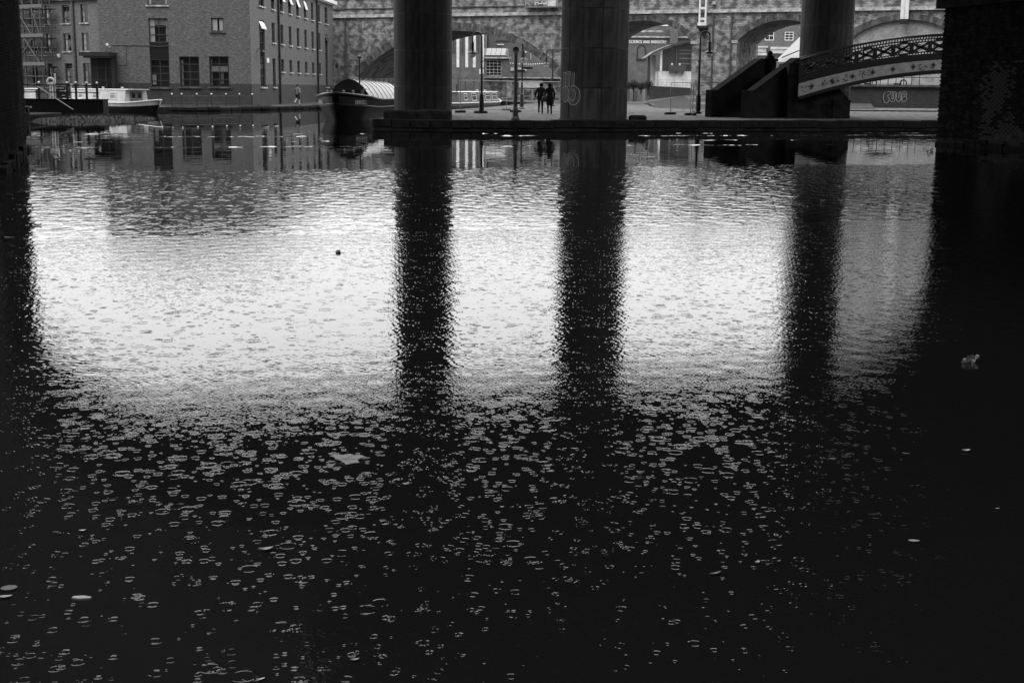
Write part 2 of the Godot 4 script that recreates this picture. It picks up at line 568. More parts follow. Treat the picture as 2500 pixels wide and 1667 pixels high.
	b.quad(Vector3(0, -0.3, -L), Vector3(0, -0.3, 0), Vector3(0, 11.2, 0), Vector3(0, 11.2, -L))
	b.quad(Vector3(gw, -0.3, -L), Vector3(0, -0.3, -L), Vector3(0, 11.2, -L), Vector3(gw, 11.2, -L))
	b.tri(Vector3(gw, 11.2, -L), Vector3(0, 11.2, -L), Vector3(gw * 0.5, 12.2, -L))
	part(bld, "wall", b, mats.brick_mid, G)
	# entrance canopy in the angle of the buildings
	var cn := frame(Vector3(-35.6, 0, -110.6), Vector3(1, 0, 0.03))
	b = MB.new()
	b.box(Vector3(1.2, 4.3, -0.9), Vector3(2.5, 0.32, 1.9))
	b.box(Vector3(1.3, 4.06, -0.9), Vector3(2.1, 0.14, 1.7))
	part(bld, "entrance_canopy", b, mats.black_iron, cn)
	b = MB.new()
	for x in [0.55, 1.05, 1.75, 2.35]:
		b.box(Vector3(x, 2.1, -1.1), Vector3(0.12 if x < 2 else 0.3, 3.9, 0.12))
	for y in [1.1, 2.2, 3.2]:
		b.box(Vector3(1.4, y, -1.1), Vector3(1.7, 0.08, 0.08))
	var dr := part(bld, "entrance_door", b, mats.black_iron, cn)
	b = MB.new()
	b.quad(Vector3(0.5, 0.2, -1.12), Vector3(2.3, 0.2, -1.12), Vector3(2.3, 4.0, -1.12), Vector3(0.5, 4.0, -1.12))
	part(dr, "pane", b, glass(0.5))
	b = MB.new()
	b.box(Vector3(1.4, 2.0, -1.7), Vector3(2.2, 4.1, 0.05))
	part(dr, "interior", b, mat(0.03))

func wing() -> void:
	var bld := thing("wing_building", "paler brick wing with small sash windows behind the scaffolding", "building")
	var W := frame(Vector3(-53.57, 0, -140.0), Vector3(0.8266, 0, 0.5629))
	var holes := []
	for c in [[10.8, 11.95], [13.6, 14.73], [8.08, 9.02], [5.6, 6.46], [2.9, 3.8]]:
		for r in [[7.74, 9.47], [5.05, 6.77], [1.9, 3.88]]:
			holes.append([c[0], r[0], c[1], r[1]])
	var b := MB.new()
	b.wall(0, 19, -0.3, 9.85, holes, 0.15)
	b.quad(Vector3(19, -0.3, 0), Vector3(19, -0.3, -9), Vector3(19, 9.85, -9), Vector3(19, 9.85, 0))
	part(bld, "wall", b, mats.brick_wing, W)
	var k := 0
	for h in holes:
		var o := {"mat": mat(0.04, 0.5)}
		if h[0] < 10:
			if h[1] > 5:
				o.curtains = [[0.05, 0.95, 0.35 if k % 3 else 0.0, 0.98, 0.75]]
		elif k % 3 == 1:
			o.curtains = [[0.08, 0.45, 0, 1, 0.35]]
		else:
			o.curtains = [[0.1, 0.4, 0.05, 0.6, 0.16]]
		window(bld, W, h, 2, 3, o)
		k += 1
	pipe(bld, W, 12.6, 0.3, 9.8, 0.12, mat(0.06, 0.6))
	b = MB.new()
	b.box(Vector3(9.5, 9.95, 0.1), Vector3(19.3, 0.2, 0.45))
	part(bld, "cornice", b, mats.stone_ring, W)
	b = MB.new()
	b.hexa([Vector3(-0.3, 10.06, 0.35), Vector3(19.3, 10.06, 0.35), Vector3(19.3, 10.06, -9), Vector3(-0.3, 10.06, -9), Vector3(-0.3, 10.2, 0.3), Vector3(19.3, 10.2, 0.3), Vector3(19.3, 12.2, -4.5), Vector3(-0.3, 12.2, -4.5)])
	part(bld, "roof", b, mats.slate, W)
	b = MB.new()
	b.lathe([Vector2(0.0, -0.2), Vector2(0.18, -0.16), Vector2(0.18, 0.16), Vector2(0.0, 0.2)], 8, Vector3(10.2, 4.6, 0.2))
	part(bld, "bulkhead_lamp", b, mats.white_paint, W)
	# scaffolding
	var sc := thing("scaffold", "steel tube scaffolding with three boarded lifts against the pale brick wing", "scaffold", W)
	var xs := [3.6, 5.3, 6.9, 8.4, 9.6]
	var tm := mat(0.06, 0.45)
	for z in [0.5, 1.7]:
		for x in xs:
			b = MB.new()
			b.tube([Vector3(x + 0.02 * z, 0.2, z), Vector3(x, 10.6, z)], 0.065, 0.065, 6)
			part(sc, "standard", b, tm)
		for y in [1.5, 2.6, 3.5, 4.6, 5.4, 6.3, 7.4, 8.2, 9.1, 10.1]:
			b = MB.new()
			b.tube([Vector3(2.9, y + 0.06, z - 0.06), Vector3(10.3, y - 0.04, z - 0.06)], 0.06, 0.06, 6)
			part(sc, "ledger", b, tm)
	for d in [[3.6, 0.3, 6.9, 3.5], [6.9, 0.3, 5.3, 3.5], [5.3, 3.6, 8.4, 6.3], [9.6, 3.6, 6.9, 6.4], [8.4, 6.4, 6.0, 9.1], [4.0, 6.4, 6.9, 9.1], [9.6, 6.4, 8.4, 9.1], [8.4, 3.6, 9.6, 6.3]]:
		b = MB.new()
		b.tube([Vector3(d[0], d[1], 1.78), Vector3(d[2], d[3], 1.78)], 0.06, 0.06, 6)
		part(sc, "brace", b, tm)
	for y in [3.5, 6.25, 9.05]:
		for q in 5:
			b = MB.new()
			b.box(Vector3(6.6, y + 0.06, 0.62 + q * 0.24), Vector3(7.2, 0.05, 0.22))
			part(sc, "board", b, mat(0.04))
		b = MB.new()
		b.box(Vector3(6.6, y + 0.3, 1.84), Vector3(7.0, 0.32, 0.03))
		part(sc, "toe_board", b, mat(0.12))
	# raking pole leaning from the scaffold foot over the landing
	b = MB.new()
	b.tube([Vector3(-28.2, 1.7, -79.6), Vector3(-24.0, 0.5, -73.0)], 0.035, 0.03, 6)
	solo("mooring_pole", b, mat(0.1), "thin grey pole slanting from the landing rail down to the weedy bank", "pole")

# ---------------------------------------------------------------- stone viaduct
const ARCHES := [[2.9, 27.9, 2.85, 7.97, 0.85], [31.4, 42.15, 6.7, 8.83, 0.6], [46.8, 56.2, 6.7, 8.73, 0.6], [57.2, 69.2, 6.2, 8.62, 0.6], [70.5, 79.0, 6.7, 8.75, 0.6]]
func arch_y(a: Array, x: float) -> float:   # segmental arch
	var hw: float = (a[1] - a[0]) * 0.5
	var rise: float = a[3] - a[2]
	var r := (hw * hw + rise * rise) / (2 * rise)
	var d: float = x - (a[0] + a[1]) * 0.5
	return a[3] - r + sqrt(maxf(r * r - d * d, 0))

func stone_viaduct() -> void:
	var VX := frame(Vector3(-20.64, 0, -155.0), Vector3(0.92076, 0, 0.39013))
	var via := thing("stone_viaduct", "long soot-stained stone viaduct with wide and small arches crossing behind the quay", "viaduct", VX)
	var deep := 9.5
	var top := 9.5
	var b := MB.new()
	var x0 := -14.0
	for a in ARCHES:
		b.box(Vector3((x0 + a[0]) * 0.5, (top - 0.5) * 0.5, -deep * 0.5), Vector3(a[0] - x0, top + 0.5, deep))
		var seg := 28
		for k in seg:
			var xa: float = lerpf(a[0], a[1], float(k) / seg)
			var xb: float = lerpf(a[0], a[1], float(k + 1) / seg)
			var ya := arch_y(a, xa)
			var yb := arch_y(a, xb)
			for z in [0.0, -deep]:
				if z == 0.0:
					b.quad(Vector3(xa, ya, z), Vector3(xb, yb, z), Vector3(xb, top, z), Vector3(xa, top, z))
				else:
					b.quad(Vector3(xb, yb, z), Vector3(xa, ya, z), Vector3(xa, top, z), Vector3(xb, top, z))
		x0 = a[1]
	b.box(Vector3((x0 + 110) * 0.5, (top - 0.5) * 0.5, -deep * 0.5), Vector3(110 - x0, top + 0.5, deep))
	part(via, "wall", b, mats.stone)
	b = MB.new()
	for a in ARCHES:
		var seg := 28
		for k in seg:
			var xa: float = lerpf(a[0], a[1], float(k) / seg)
			var xb: float = lerpf(a[0], a[1], float(k + 1) / seg)
			b.quad(Vector3(xa, arch_y(a, xa) , -deep), Vector3(xb, arch_y(a, xb), -deep), Vector3(xb, arch_y(a, xb), 0), Vector3(xa, arch_y(a, xa), 0))
	part(via, "arch_soffit", b, mats.stone)
	var rings := [mats.stone_ring, surf(0.1, 0.9, T.grain, Vector3.ONE / 1.3, T.blotch, Vector3.ONE / 4.0, T.grain, 2.0), surf(0.18, 0.9, T.grain, Vector3.ONE / 1.5, T.blotch, Vector3.ONE / 4.5, T.grain, 2.0)]
	# arch rings of single stones
	for a in ARCHES:
		var hw: float = (a[1] - a[0]) * 0.5
		var rise: float = a[3] - a[2]
		var r := (hw * hw + rise * rise) / (2 * rise)
		var mid := Vector2((a[0] + a[1]) * 0.5, a[3] - r)
		var half := asin(minf(hw / r, 1.0))
		if a[3] - r > a[2]:
			half = PI - half
		var num := int(2 * half * r / 0.3)
		for k in num:
			var t0 := lerpf(-half, half, (k + 0.03) / num)
			var t1 := lerpf(-half, half, (k + 0.97) / num)
			var ro: float = r + a[4] + rng.randf_range(-0.05, 0.06)
			var zf := 0.05 + rng.randf_range(0.0, 0.05)
			var q := []
			for e in [[t0, r], [t1, r], [t1, ro], [t0, ro]]:
				q.append(mid + Vector2(sin(e[0]), cos(e[0])) * e[1])
			var vb := MB.new()
			vb.ext(PackedVector2Array(q), -0.3, zf)
			part(via, "voussoir", vb, rings[rng.randi() % 3])
	b = MB.new()
	b.box(Vector3(48, 9.68, -deep * 0.5 + 0.12), Vector3(124, 0.34, deep + 0.24))
	part(via, "string_course", b, mats.stone_pale)
	b = MB.new()
	b.box(Vector3(48, 10.7, -0.3), Vector3(124, 1.7, 0.55))
	b.box(Vector3(48, 10.7, -deep + 0.3), Vector3(124, 1.7, 0.55))
	part(via, "parapet", b, mats.stone)
	b = MB.new()
	b.box(Vector3(48, 11.65, -0.3), Vector3(124, 0.22, 0.8))
	part(via, "coping", b, mats.stone_pale)
	b = MB.new()
	b.box(Vector3(5.0, 10.48, 0.03), Vector3(38, 0.1, 0.14))
	part(via, "moulding", b, mats.stone_ring)
	for x in [1.5, 44.3, 46.2]:
		pipe(via, Transform3D(), x, 0.8, 9.4, 0.09, mat(0.05, 0.6))
	for q in [[46.5, 6.65], [42.4, 6.6], [28.2, 2.8], [2.6, 2.8]]:
		b = MB.new()
		b.box(Vector3(q[0], q[1], 0.04), Vector3(0.75, 0.3, 0.24))
		part(via, "springer_stone", b, mats.stone_pale)
	# pier ends carry a shallow buttress
	b = MB.new()
	b.box(Vector3(29.5, 4.5, 0.1), Vector3(1.1, 10.0, 0.3))
	part(via, "buttress", b, mats.stone)
	# blind arch filled with pale brick
	var a: Array = ARCHES[3]
	b = MB.new()
	for k in 28:
		var xa: float = lerpf(a[0], a[1], k / 28.0)
		var xb: float = lerpf(a[0], a[1], (k + 1) / 28.0)
		b.quad(Vector3(xa, -0.4, -0.35), Vector3(xb, -0.4, -0.35), Vector3(xb, arch_y(a, xb), -0.35), Vector3(xa, arch_y(a, xa), -0.35))
	part(via, "brick_infill", b, mats.brick_pale)
	# platform on brackets near the wide arch
	var pl := thing("wall_platform", "railed service platform with a pale box fixed high on the stone viaduct", "platform", VX)
	b = MB.new()
	b.box(Vector3(25.9, 10.3, 0.6), Vector3(3.9, 0.14, 1.1))
	part(pl, "deck", b, mat(0.12))
	for x in [24.1, 25.3, 26.6, 27.7]:
		b = MB.new()
		b.beam(Vector3(x, 10.37, 1.1), Vector3(x, 11.5, 1.1), 0.05, 0.05)
		b.beam(Vector3(x, 9.85, 0.08), Vector3(x, 10.22, 1.0), 0.07, 0.07)
		part(pl, "post", b, mat(0.3))
	for y in [10.95, 11.45]:
		b = MB.new()
		b.beam(Vector3(24.0, y, 1.1), Vector3(27.8, y, 1.1), 0.05, 0.05)
		part(pl, "rail", b, mat(0.3))
	b = MB.new()
	b.box(Vector3(26.9, 10.85, 0.55), Vector3(0.75, 0.95, 0.5))
	part(pl, "box", b, mats.white_paint)
	b = MB.new()
	for s in [[24.8, 10.62, 0.06, 0.42], [25.0, 10.75, 0.3, 0.06], [25.15, 10.6, 0.06, 0.34], [25.4, 10.62, 0.3, 0.1], [25.6, 10.72, 0.09, 0.3], [25.85, 10.6, 0.28, 0.12], [26.1, 10.66, 0.1, 0.26]]:
		b.box(Vector3(s[0], s[1] + 0.1, 0.14), Vector3(s[2], s[3], 0.02))
	part(pl, "spray_paint", b, mats.white_paint)
	# masts bracketed to the wall
	for q in [[43.3, true], [63.06, false]]:
		var ms := thing("line_mast", "white steel ladder mast on a bracket above the two small arches" if q[1] else "white boxed mast with a black foot above the blind arch", "mast", VX * Transform3D(Basis(), Vector3(q[0], 0, 0.55)), "overhead line masts on the viaduct")
		b = MB.new()
		if q[1]:
			for x in [-0.31, 0.31]:
				b.box(Vector3(x, 12.5, 0), Vector3(0.16, 8.4, 0.28))
			part(ms, "leg", b, mats.white_paint)
			for y in range(0, 8):
				b = MB.new()
				b.box(Vector3(0, 8.9 + y * 1.05, 0), Vector3(0.46, 0.22, 0.2))
				part(ms, "rung_plate", b, mats.white_paint)
			b = MB.new()
			b.box(Vector3(0, 8.4, 0), Vector3(0.86, 0.34, 0.5))
			part(ms, "foot", b, mats.white_paint)
		else:
			for x in [-0.19, 0.19]:
				b.box(Vector3(x, 12.6, 0), Vector3(0.36, 7.9, 0.3))
			part(ms, "leg", b, mats.white_paint)
		b = MB.new()
		b.box(Vector3(0, 8.1 if q[1] else 8.42, 0), Vector3(1.1 if q[1] else 0.8, 0.26 if q[1] else 0.46, 0.55))
		if q[1]:
			b.ext(PackedVector2Array([Vector2(-0.5, 7.97), Vector2(0, 7.2), Vector2(0.5, 7.97)]), -0.5, -0.2)
		part(ms, "bracket", b, mats.black_iron)
	b = MB.new()
	b.box(Vector3(44.35, 10.5, 0.16), Vector3(0.36, 0.3, 0.3))
	b.box(Vector3(44.35, 10.36, 0.3), Vector3(0.4, 0.1, 0.5))
	solo("wall_floodlight", b, mat(0.3), "small floodlight fixed high on the viaduct beside the ladder mast", "light fitting", VX)

# ---------------------------------------------------------------- near viaducts
const SL := -2.2
const SR := 28.62
const TN := 30.2
const TF := 41.6
func soffit_y(s: float) -> float:
	var u := clampf((s - (SL + SR) * 0.5) / ((SR - SL) * 0.5), -1, 1)
	return 5.0 + 4.4 * sqrt(1 - u * u)

func brick_viaduct() -> void:
	var via := thing("brick_viaduct", "dark brick viaduct whose near-black piers frame the water on both sides", "viaduct", VF)
	var b := MB.new()
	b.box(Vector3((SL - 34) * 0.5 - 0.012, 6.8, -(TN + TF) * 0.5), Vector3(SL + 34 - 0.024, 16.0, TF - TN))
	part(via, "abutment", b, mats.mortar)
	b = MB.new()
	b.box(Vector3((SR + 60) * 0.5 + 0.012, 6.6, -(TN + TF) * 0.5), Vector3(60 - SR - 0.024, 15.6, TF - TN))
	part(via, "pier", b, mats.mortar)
	# arch barrel with its two faces
	b = MB.new()
	var fb := MB.new()
	var seg := 40
	var rise := func(x: float) -> float: return 15.6 - 0.02 * (x - SL)
	for k in seg:
		var u0 := -cos(PI * k / seg)
		var u1 := -cos(PI * (k + 1) / seg)
		var s0 := lerpf(SL, SR, u0 * 0.5 + 0.5)
		var s1 := lerpf(SL, SR, u1 * 0.5 + 0.5)
		var y0 := soffit_y(s0)
		var y1 := soffit_y(s1)
		b.quad(Vector3(s0, y0, -TF), Vector3(s1, y1, -TF), Vector3(s1, y1, -TN), Vector3(s0, y0, -TN))
		fb.quad(Vector3(s0, y0, -TN), Vector3(s1, y1, -TN), Vector3(s1, rise.call(s1), -TN), Vector3(s0, rise.call(s0), -TN))
		fb.quad(Vector3(s1, y1, -TF), Vector3(s0, y0, -TF), Vector3(s0, rise.call(s0), -TF), Vector3(s1, rise.call(s1), -TF))
		b.quad(Vector3(s0, rise.call(s0), -TN), Vector3(s1, rise.call(s1), -TN), Vector3(s1, rise.call(s1), -TF), Vector3(s0, rise.call(s0), -TF))
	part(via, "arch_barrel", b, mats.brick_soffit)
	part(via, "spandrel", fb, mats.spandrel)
	b = MB.new()
	for z in [-TN - 0.2, -TF + 0.2]:
		b.hexa([Vector3(SL, 15.4, z + 0.25), Vector3(SR, 14.8, z + 0.25), Vector3(SR, 14.8, z - 0.25), Vector3(SL, 15.4, z - 0.25), Vector3(SL, 16.5, z + 0.25), Vector3(SR, 15.9, z + 0.25), Vector3(SR, 15.9, z - 0.25), Vector3(SL, 16.5, z - 0.25)])
	part(via, "parapet", b, mats.spandrel)
	# cornice of the right pier, stepped
	b = MB.new()
	b.box(Vector3(SR + 4.9, 4.93, -(TN + TF) * 0.5), Vector3(10.2, 0.34, TF - TN + 0.5))
	b.box(Vector3(SR + 4.9, 5.2, -(TN + TF) * 0.5), Vector3(10.5, 0.2, TF - TN + 0.7))
	part(via, "cornice", b, mats.stone_dark)
	# footing stones along the waterline
	for side in 2:
		var t := TN + 0.2
		while t < TF - 0.3:
			var l := minf(rng.randf_range(0.7, 1.3), TF - t + 0.05)
			b = MB.new()
			var h := rng.randf_range(0.08, 0.3)
			var out := rng.randf_range(0.04, 0.12)
			b.slab(Vector3(SR - out * 0.5 + 0.02 if side else SL + out * 0.5 - 0.02, h * 0.5 - 0.2, -t - l * 0.5), Vector3(out + 0.1, h + 0.4, l - 0.03), 0.02)
			part(via, "footing_stone", b, mats.brick_dark[rng.randi() % 3] if rng.randf() < 0.5 else mats.kerb_stone)
			t += l
	# brick facing of the two inner walls
	var pc := FastNoiseLite.new()
	pc.seed = 5
	pc.frequency = 0.55
	var single := 0
	var sets := {}
	var shared := {}
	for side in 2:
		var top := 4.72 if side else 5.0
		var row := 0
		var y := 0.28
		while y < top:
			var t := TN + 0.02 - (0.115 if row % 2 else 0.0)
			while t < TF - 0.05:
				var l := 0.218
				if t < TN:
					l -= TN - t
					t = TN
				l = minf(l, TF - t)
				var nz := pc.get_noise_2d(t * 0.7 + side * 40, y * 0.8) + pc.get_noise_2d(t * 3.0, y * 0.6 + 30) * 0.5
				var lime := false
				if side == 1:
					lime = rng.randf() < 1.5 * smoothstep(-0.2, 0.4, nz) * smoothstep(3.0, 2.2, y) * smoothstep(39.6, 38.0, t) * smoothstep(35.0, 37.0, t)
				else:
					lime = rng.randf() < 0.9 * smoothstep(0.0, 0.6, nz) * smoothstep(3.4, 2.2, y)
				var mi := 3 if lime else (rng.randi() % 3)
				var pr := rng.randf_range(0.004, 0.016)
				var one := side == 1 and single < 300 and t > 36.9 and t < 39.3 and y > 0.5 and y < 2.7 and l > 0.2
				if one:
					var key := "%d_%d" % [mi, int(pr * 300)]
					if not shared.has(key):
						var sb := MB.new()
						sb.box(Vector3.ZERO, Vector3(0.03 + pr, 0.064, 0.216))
						shared[key] = sb.mesh(mats.lime if mi == 3 else mats.brick_dark[mi])
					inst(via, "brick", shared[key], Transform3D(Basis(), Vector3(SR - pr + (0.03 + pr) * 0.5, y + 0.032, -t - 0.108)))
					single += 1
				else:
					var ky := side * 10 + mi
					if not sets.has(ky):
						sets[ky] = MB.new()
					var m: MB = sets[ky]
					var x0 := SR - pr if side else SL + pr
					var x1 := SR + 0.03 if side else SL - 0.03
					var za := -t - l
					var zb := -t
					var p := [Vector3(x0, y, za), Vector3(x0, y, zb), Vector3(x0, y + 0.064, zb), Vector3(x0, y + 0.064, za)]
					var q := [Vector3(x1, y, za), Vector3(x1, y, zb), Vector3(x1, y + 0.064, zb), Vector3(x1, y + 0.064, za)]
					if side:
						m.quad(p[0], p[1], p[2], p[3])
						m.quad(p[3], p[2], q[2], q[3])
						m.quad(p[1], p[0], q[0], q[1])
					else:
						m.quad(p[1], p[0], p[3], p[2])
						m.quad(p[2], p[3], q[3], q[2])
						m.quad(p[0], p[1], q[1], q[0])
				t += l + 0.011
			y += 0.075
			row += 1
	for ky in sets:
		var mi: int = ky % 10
		var o := part(via, "brick_facing", sets[ky], mats.lime if mi == 3 else mats.brick_dark[mi])
		o.set_meta("kind", "stuff")

func ring_plate(r: float, h: float, arc: float, thick := 0.03) -> MB:
	var b := MB.new()
	var rows := [[], []]
	for k in 9:
		var a := lerpf(-arc * 0.5, arc * 0.5, k / 8.0)
		rows[0].append(Vector3(sin(a) * r, 0, cos(a) * r))
		rows[1].append(Vector3(sin(a) * r, h, cos(a) * r))
	b.skin(rows)
	for k in 8:
		for e in 2:
			var p: Vector3 = rows[e][k]
			var q: Vector3 = rows[e][k + 1]
			var s := (r - thick) / r
			var pi := Vector3(p.x * s, p.y, p.z * s)
			var qi := Vector3(q.x * s, q.y, q.z * s)
			if e == 0:
				b.quad(q, p, pi, qi)
			else:
				b.quad(p, q, qi, pi)
	for e in [0, 8]:
		var p: Vector3 = rows[0][e]
		var q: Vector3 = rows[1][e]
		var s := (r - thick) / r
		var pi := Vector3(p.x * s, p.y, p.z * s)
		var qi := Vector3(q.x * s, q.y, q.z * s)
		if e == 0:
			b.quad(pi, p, q, qi)
		else:
			b.quad(p, pi, qi, q)
	return b

func iron_viaduct() -> void:
	var via := thing("iron_viaduct", "iron viaduct on fat plated columns standing on the quay edge", "viaduct", VF)
	var H := 16.1
	for cdef in [[15.9, 68.2, 1.5, 0.5], [22.45, 60.4, 1.6, 0.16], [40.0, 69.4, 1.5, 0.9]]:
		var at := Vector3(cdef[0], 0, -cdef[1])
		var r: float = cdef[2]
		var b := MB.new()
		b.lathe([Vector2(r - 0.03, -0.2), Vector2(r - 0.03, H)], 32)
		var col := part(via, "column", b, mats.black_iron, Transform3D(Basis(), at))
		var cuts := [0.42, 1.9, 3.72, 5.53]
		while cuts[-1] < H - 0.1:
			cuts.append(minf(cuts[-1] + 1.82, H))
		var turn: float = atan2(VF.basis.z.x, VF.basis.z.z) * -1.0 + cdef[3]
		for k in cuts.size() - 1:
			var pm := ring_plate(r, cuts[k + 1] - cuts[k] - 0.04, TAU / 6 - 0.024).mesh(null)
			for q in 6:
				var mm: Material = mats.iron[[0, 0, 0, 1, 1, 2, 3][rng.randi() % 7]]
				inst(col, "plate", pm, Transform3D(Basis(Vector3.UP, turn + TAU / 6 * (q + 0.5)), Vector3(0, cuts[k] + 0.02, 0)), mm)
		b = MB.new()
		b.lathe([Vector2(r - 0.01, -0.01), Vector2(r + 0.05, 0.0), Vector2(r + 0.05, 0.05), Vector2(r - 0.01, 0.06)], 32, Vector3(0, 0.42, 0))
		b.lathe([Vector2(r, 0), Vector2(r + 0.5, 0.5), Vector2(r + 0.5, 0.7), Vector2(0, 0.7)], 32, Vector3(0, H - 0.72, 0))
		part(col, "collar", b, mats.iron[2])
	# painted tag on the front column
	graffiti(via, Vector3(22.45, 0, -60.4), 1.6)
	var b := MB.new()
	b.box(Vector3(25, H + 1.9, -64.3), Vector3(190, 0.5, 26.5))
	part(via, "deck", b, mats.underside)
	for t in [51.3, 60.0, 68.8, 77.3]:
		b = MB.new()
		b.box(Vector3(25, H + 0.85, -t), Vector3(190, 1.6, 0.25))
		b.box(Vector3(25, H + 0.04, -t), Vector3(190, 0.08, 0.7))
		part(via, "girder", b, mats.underside)
	for k in 38:
		b = MB.new()
		b.box(Vector3(-65 + k * 5.0, H + 1.25, -64.3), Vector3(0.22, 0.8, 25.8))
		part(via, "cross_girder", b, mats.underside)
	for z in [-51.2, -77.4]:
		b = MB.new()
		b.box(Vector3(25, H + 2.75, z), Vector3(190, 1.2, 0.12))
		part(via, "parapet", b, mats.underside)

func ribbon(b: MB, pts: Array, w: float, map: Callable) -> void:
	for k in pts.size() - 1:
		var a: Vector2 = pts[k]
		var c: Vector2 = pts[k + 1]
		var o := (c - a).normalized().orthogonal() * w * 0.5
		var e := (c - a).normalized() * w * 0.3
		b.quad(map.call(a + o - e), map.call(c + o + e), map.call(c - o + e), map.call(a - o - e))

func oval(m: Vector2, rx: float, ry: float, num := 18, a0 := 0.0, a1 := TAU) -> Array:
	var p := []
	for k in num + 1:
		var a := lerpf(a0, a1, float(k) / num)
		p.append(m + Vector2(cos(a) * rx, sin(a) * ry))
	return p

func graffiti(par: Node, at: Vector3, r: float) -> void:
	var turn := atan2(VF.basis.z.x, VF.basis.z.z) * -1.0
	var on := func(p: Vector2) -> Vector3:
		var a := turn + p.x / r
		return at + Vector3(sin(a) * (r + 0.006), p.y + 0.3, cos(a) * (r + 0.006))
	var over := func(p: Vector2) -> Vector3:
		var a := turn + p.x / r
		return at + Vector3(sin(a) * (r + 0.011), p.y + 0.3, cos(a) * (r + 0.011))
	var dark := MB.new()
	for q in [[-1.86, 1.62, 0.24, 0.66], [-1.56, 1.62, 0.24, 0.72], [-1.27, 1.62, 0.2, 0.68]]:
		for k in 4:
			var xx: float = q[0]
			dark.quad(on.call(Vector2(xx, q[1] + q[3] * k / 4)), on.call(Vector2(xx + q[2], q[1] + q[3] * k / 4)), on.call(Vector2(xx + q[2], q[1] + q[3] * (k + 1) / 4)), on.call(Vector2(xx, q[1] + q[3] * (k + 1) / 4)))
	for q in [[Vector2(-1.66, 1.3), 0.28, 0.36], [Vector2(-1.12, 1.25), 0.36, 0.44]]:
		var o := oval(q[0], q[1], q[2], 20)
		for k in 20:
			dark.tri(on.call(q[0]), on.call(o[k]), on.call(o[k + 1]))
	part(par, "painted_tag", dark, mat(0.012, 0.5))
	var lite := MB.new()
	ribbon(lite, oval(Vector2(-1.66, 1.3), 0.29, 0.37), 0.03, over)
	ribbon(lite, oval(Vector2(-1.12, 1.25), 0.37, 0.45, 18, -2.6, 2.0), 0.03, over)
	ribbon(lite, oval(Vector2(-1.2, 1.28), 0.2, 0.26, 14, -2.8, 1.2), 0.025, over)
	ribbon(lite, [Vector2(-1.88, 1.6), Vector2(-1.9, 2.3), Vector2(-1.62, 2.3), Vector2(-1.66, 1.66)], 0.03, over)
	ribbon(lite, [Vector2(-1.58, 2.2), Vector2(-1.52, 2.36), Vector2(-1.3, 2.34), Vector2(-1.36, 1.7)], 0.022, over)
	ribbon(lite, [Vector2(-1.06, 2.3), Vector2(-1.1, 1.68)], 0.022, over)
	part(par, "tag_outline", lite, mat(0.22, 0.6))

# ---------------------------------------------------------------- quay and banks
const QY := 0.42
func sheet(poly: Array, y: float, b: MB) -> void:
	var p := PackedVector2Array()
	for q in poly:
		p.append(Vector2(q[0], -q[1]))
	var t := Geometry2D.triangulate_polygon(p)
	for k in range(0, t.size(), 3):
		var a := Vector3(p[t[k]].x, y, p[t[k]].y)
		var c := Vector3(p[t[k + 1]].x, y, p[t[k + 1]].y)
		var d := Vector3(p[t[k + 2]].x, y, p[t[k + 2]].y)
		if (c - a).cross(d - a).y > 0:
			b.tri(a, c, d)
		else:
			b.tri(a, d, c)

func skirt(line: Array, y0: float, y1: float, b: MB) -> void:   # a wall face under a line of points, seen from its right-hand side going along
	for k in line.size() - 1:
		var p := Vector3(line[k][0], 0, -line[k][1])
		var q := Vector3(line[k + 1][0], 0, -line[k + 1][1])
		b.quad(p + Vector3.UP * y0, q + Vector3.UP * y0, q + Vector3.UP * y1, p + Vector3.UP * y1)

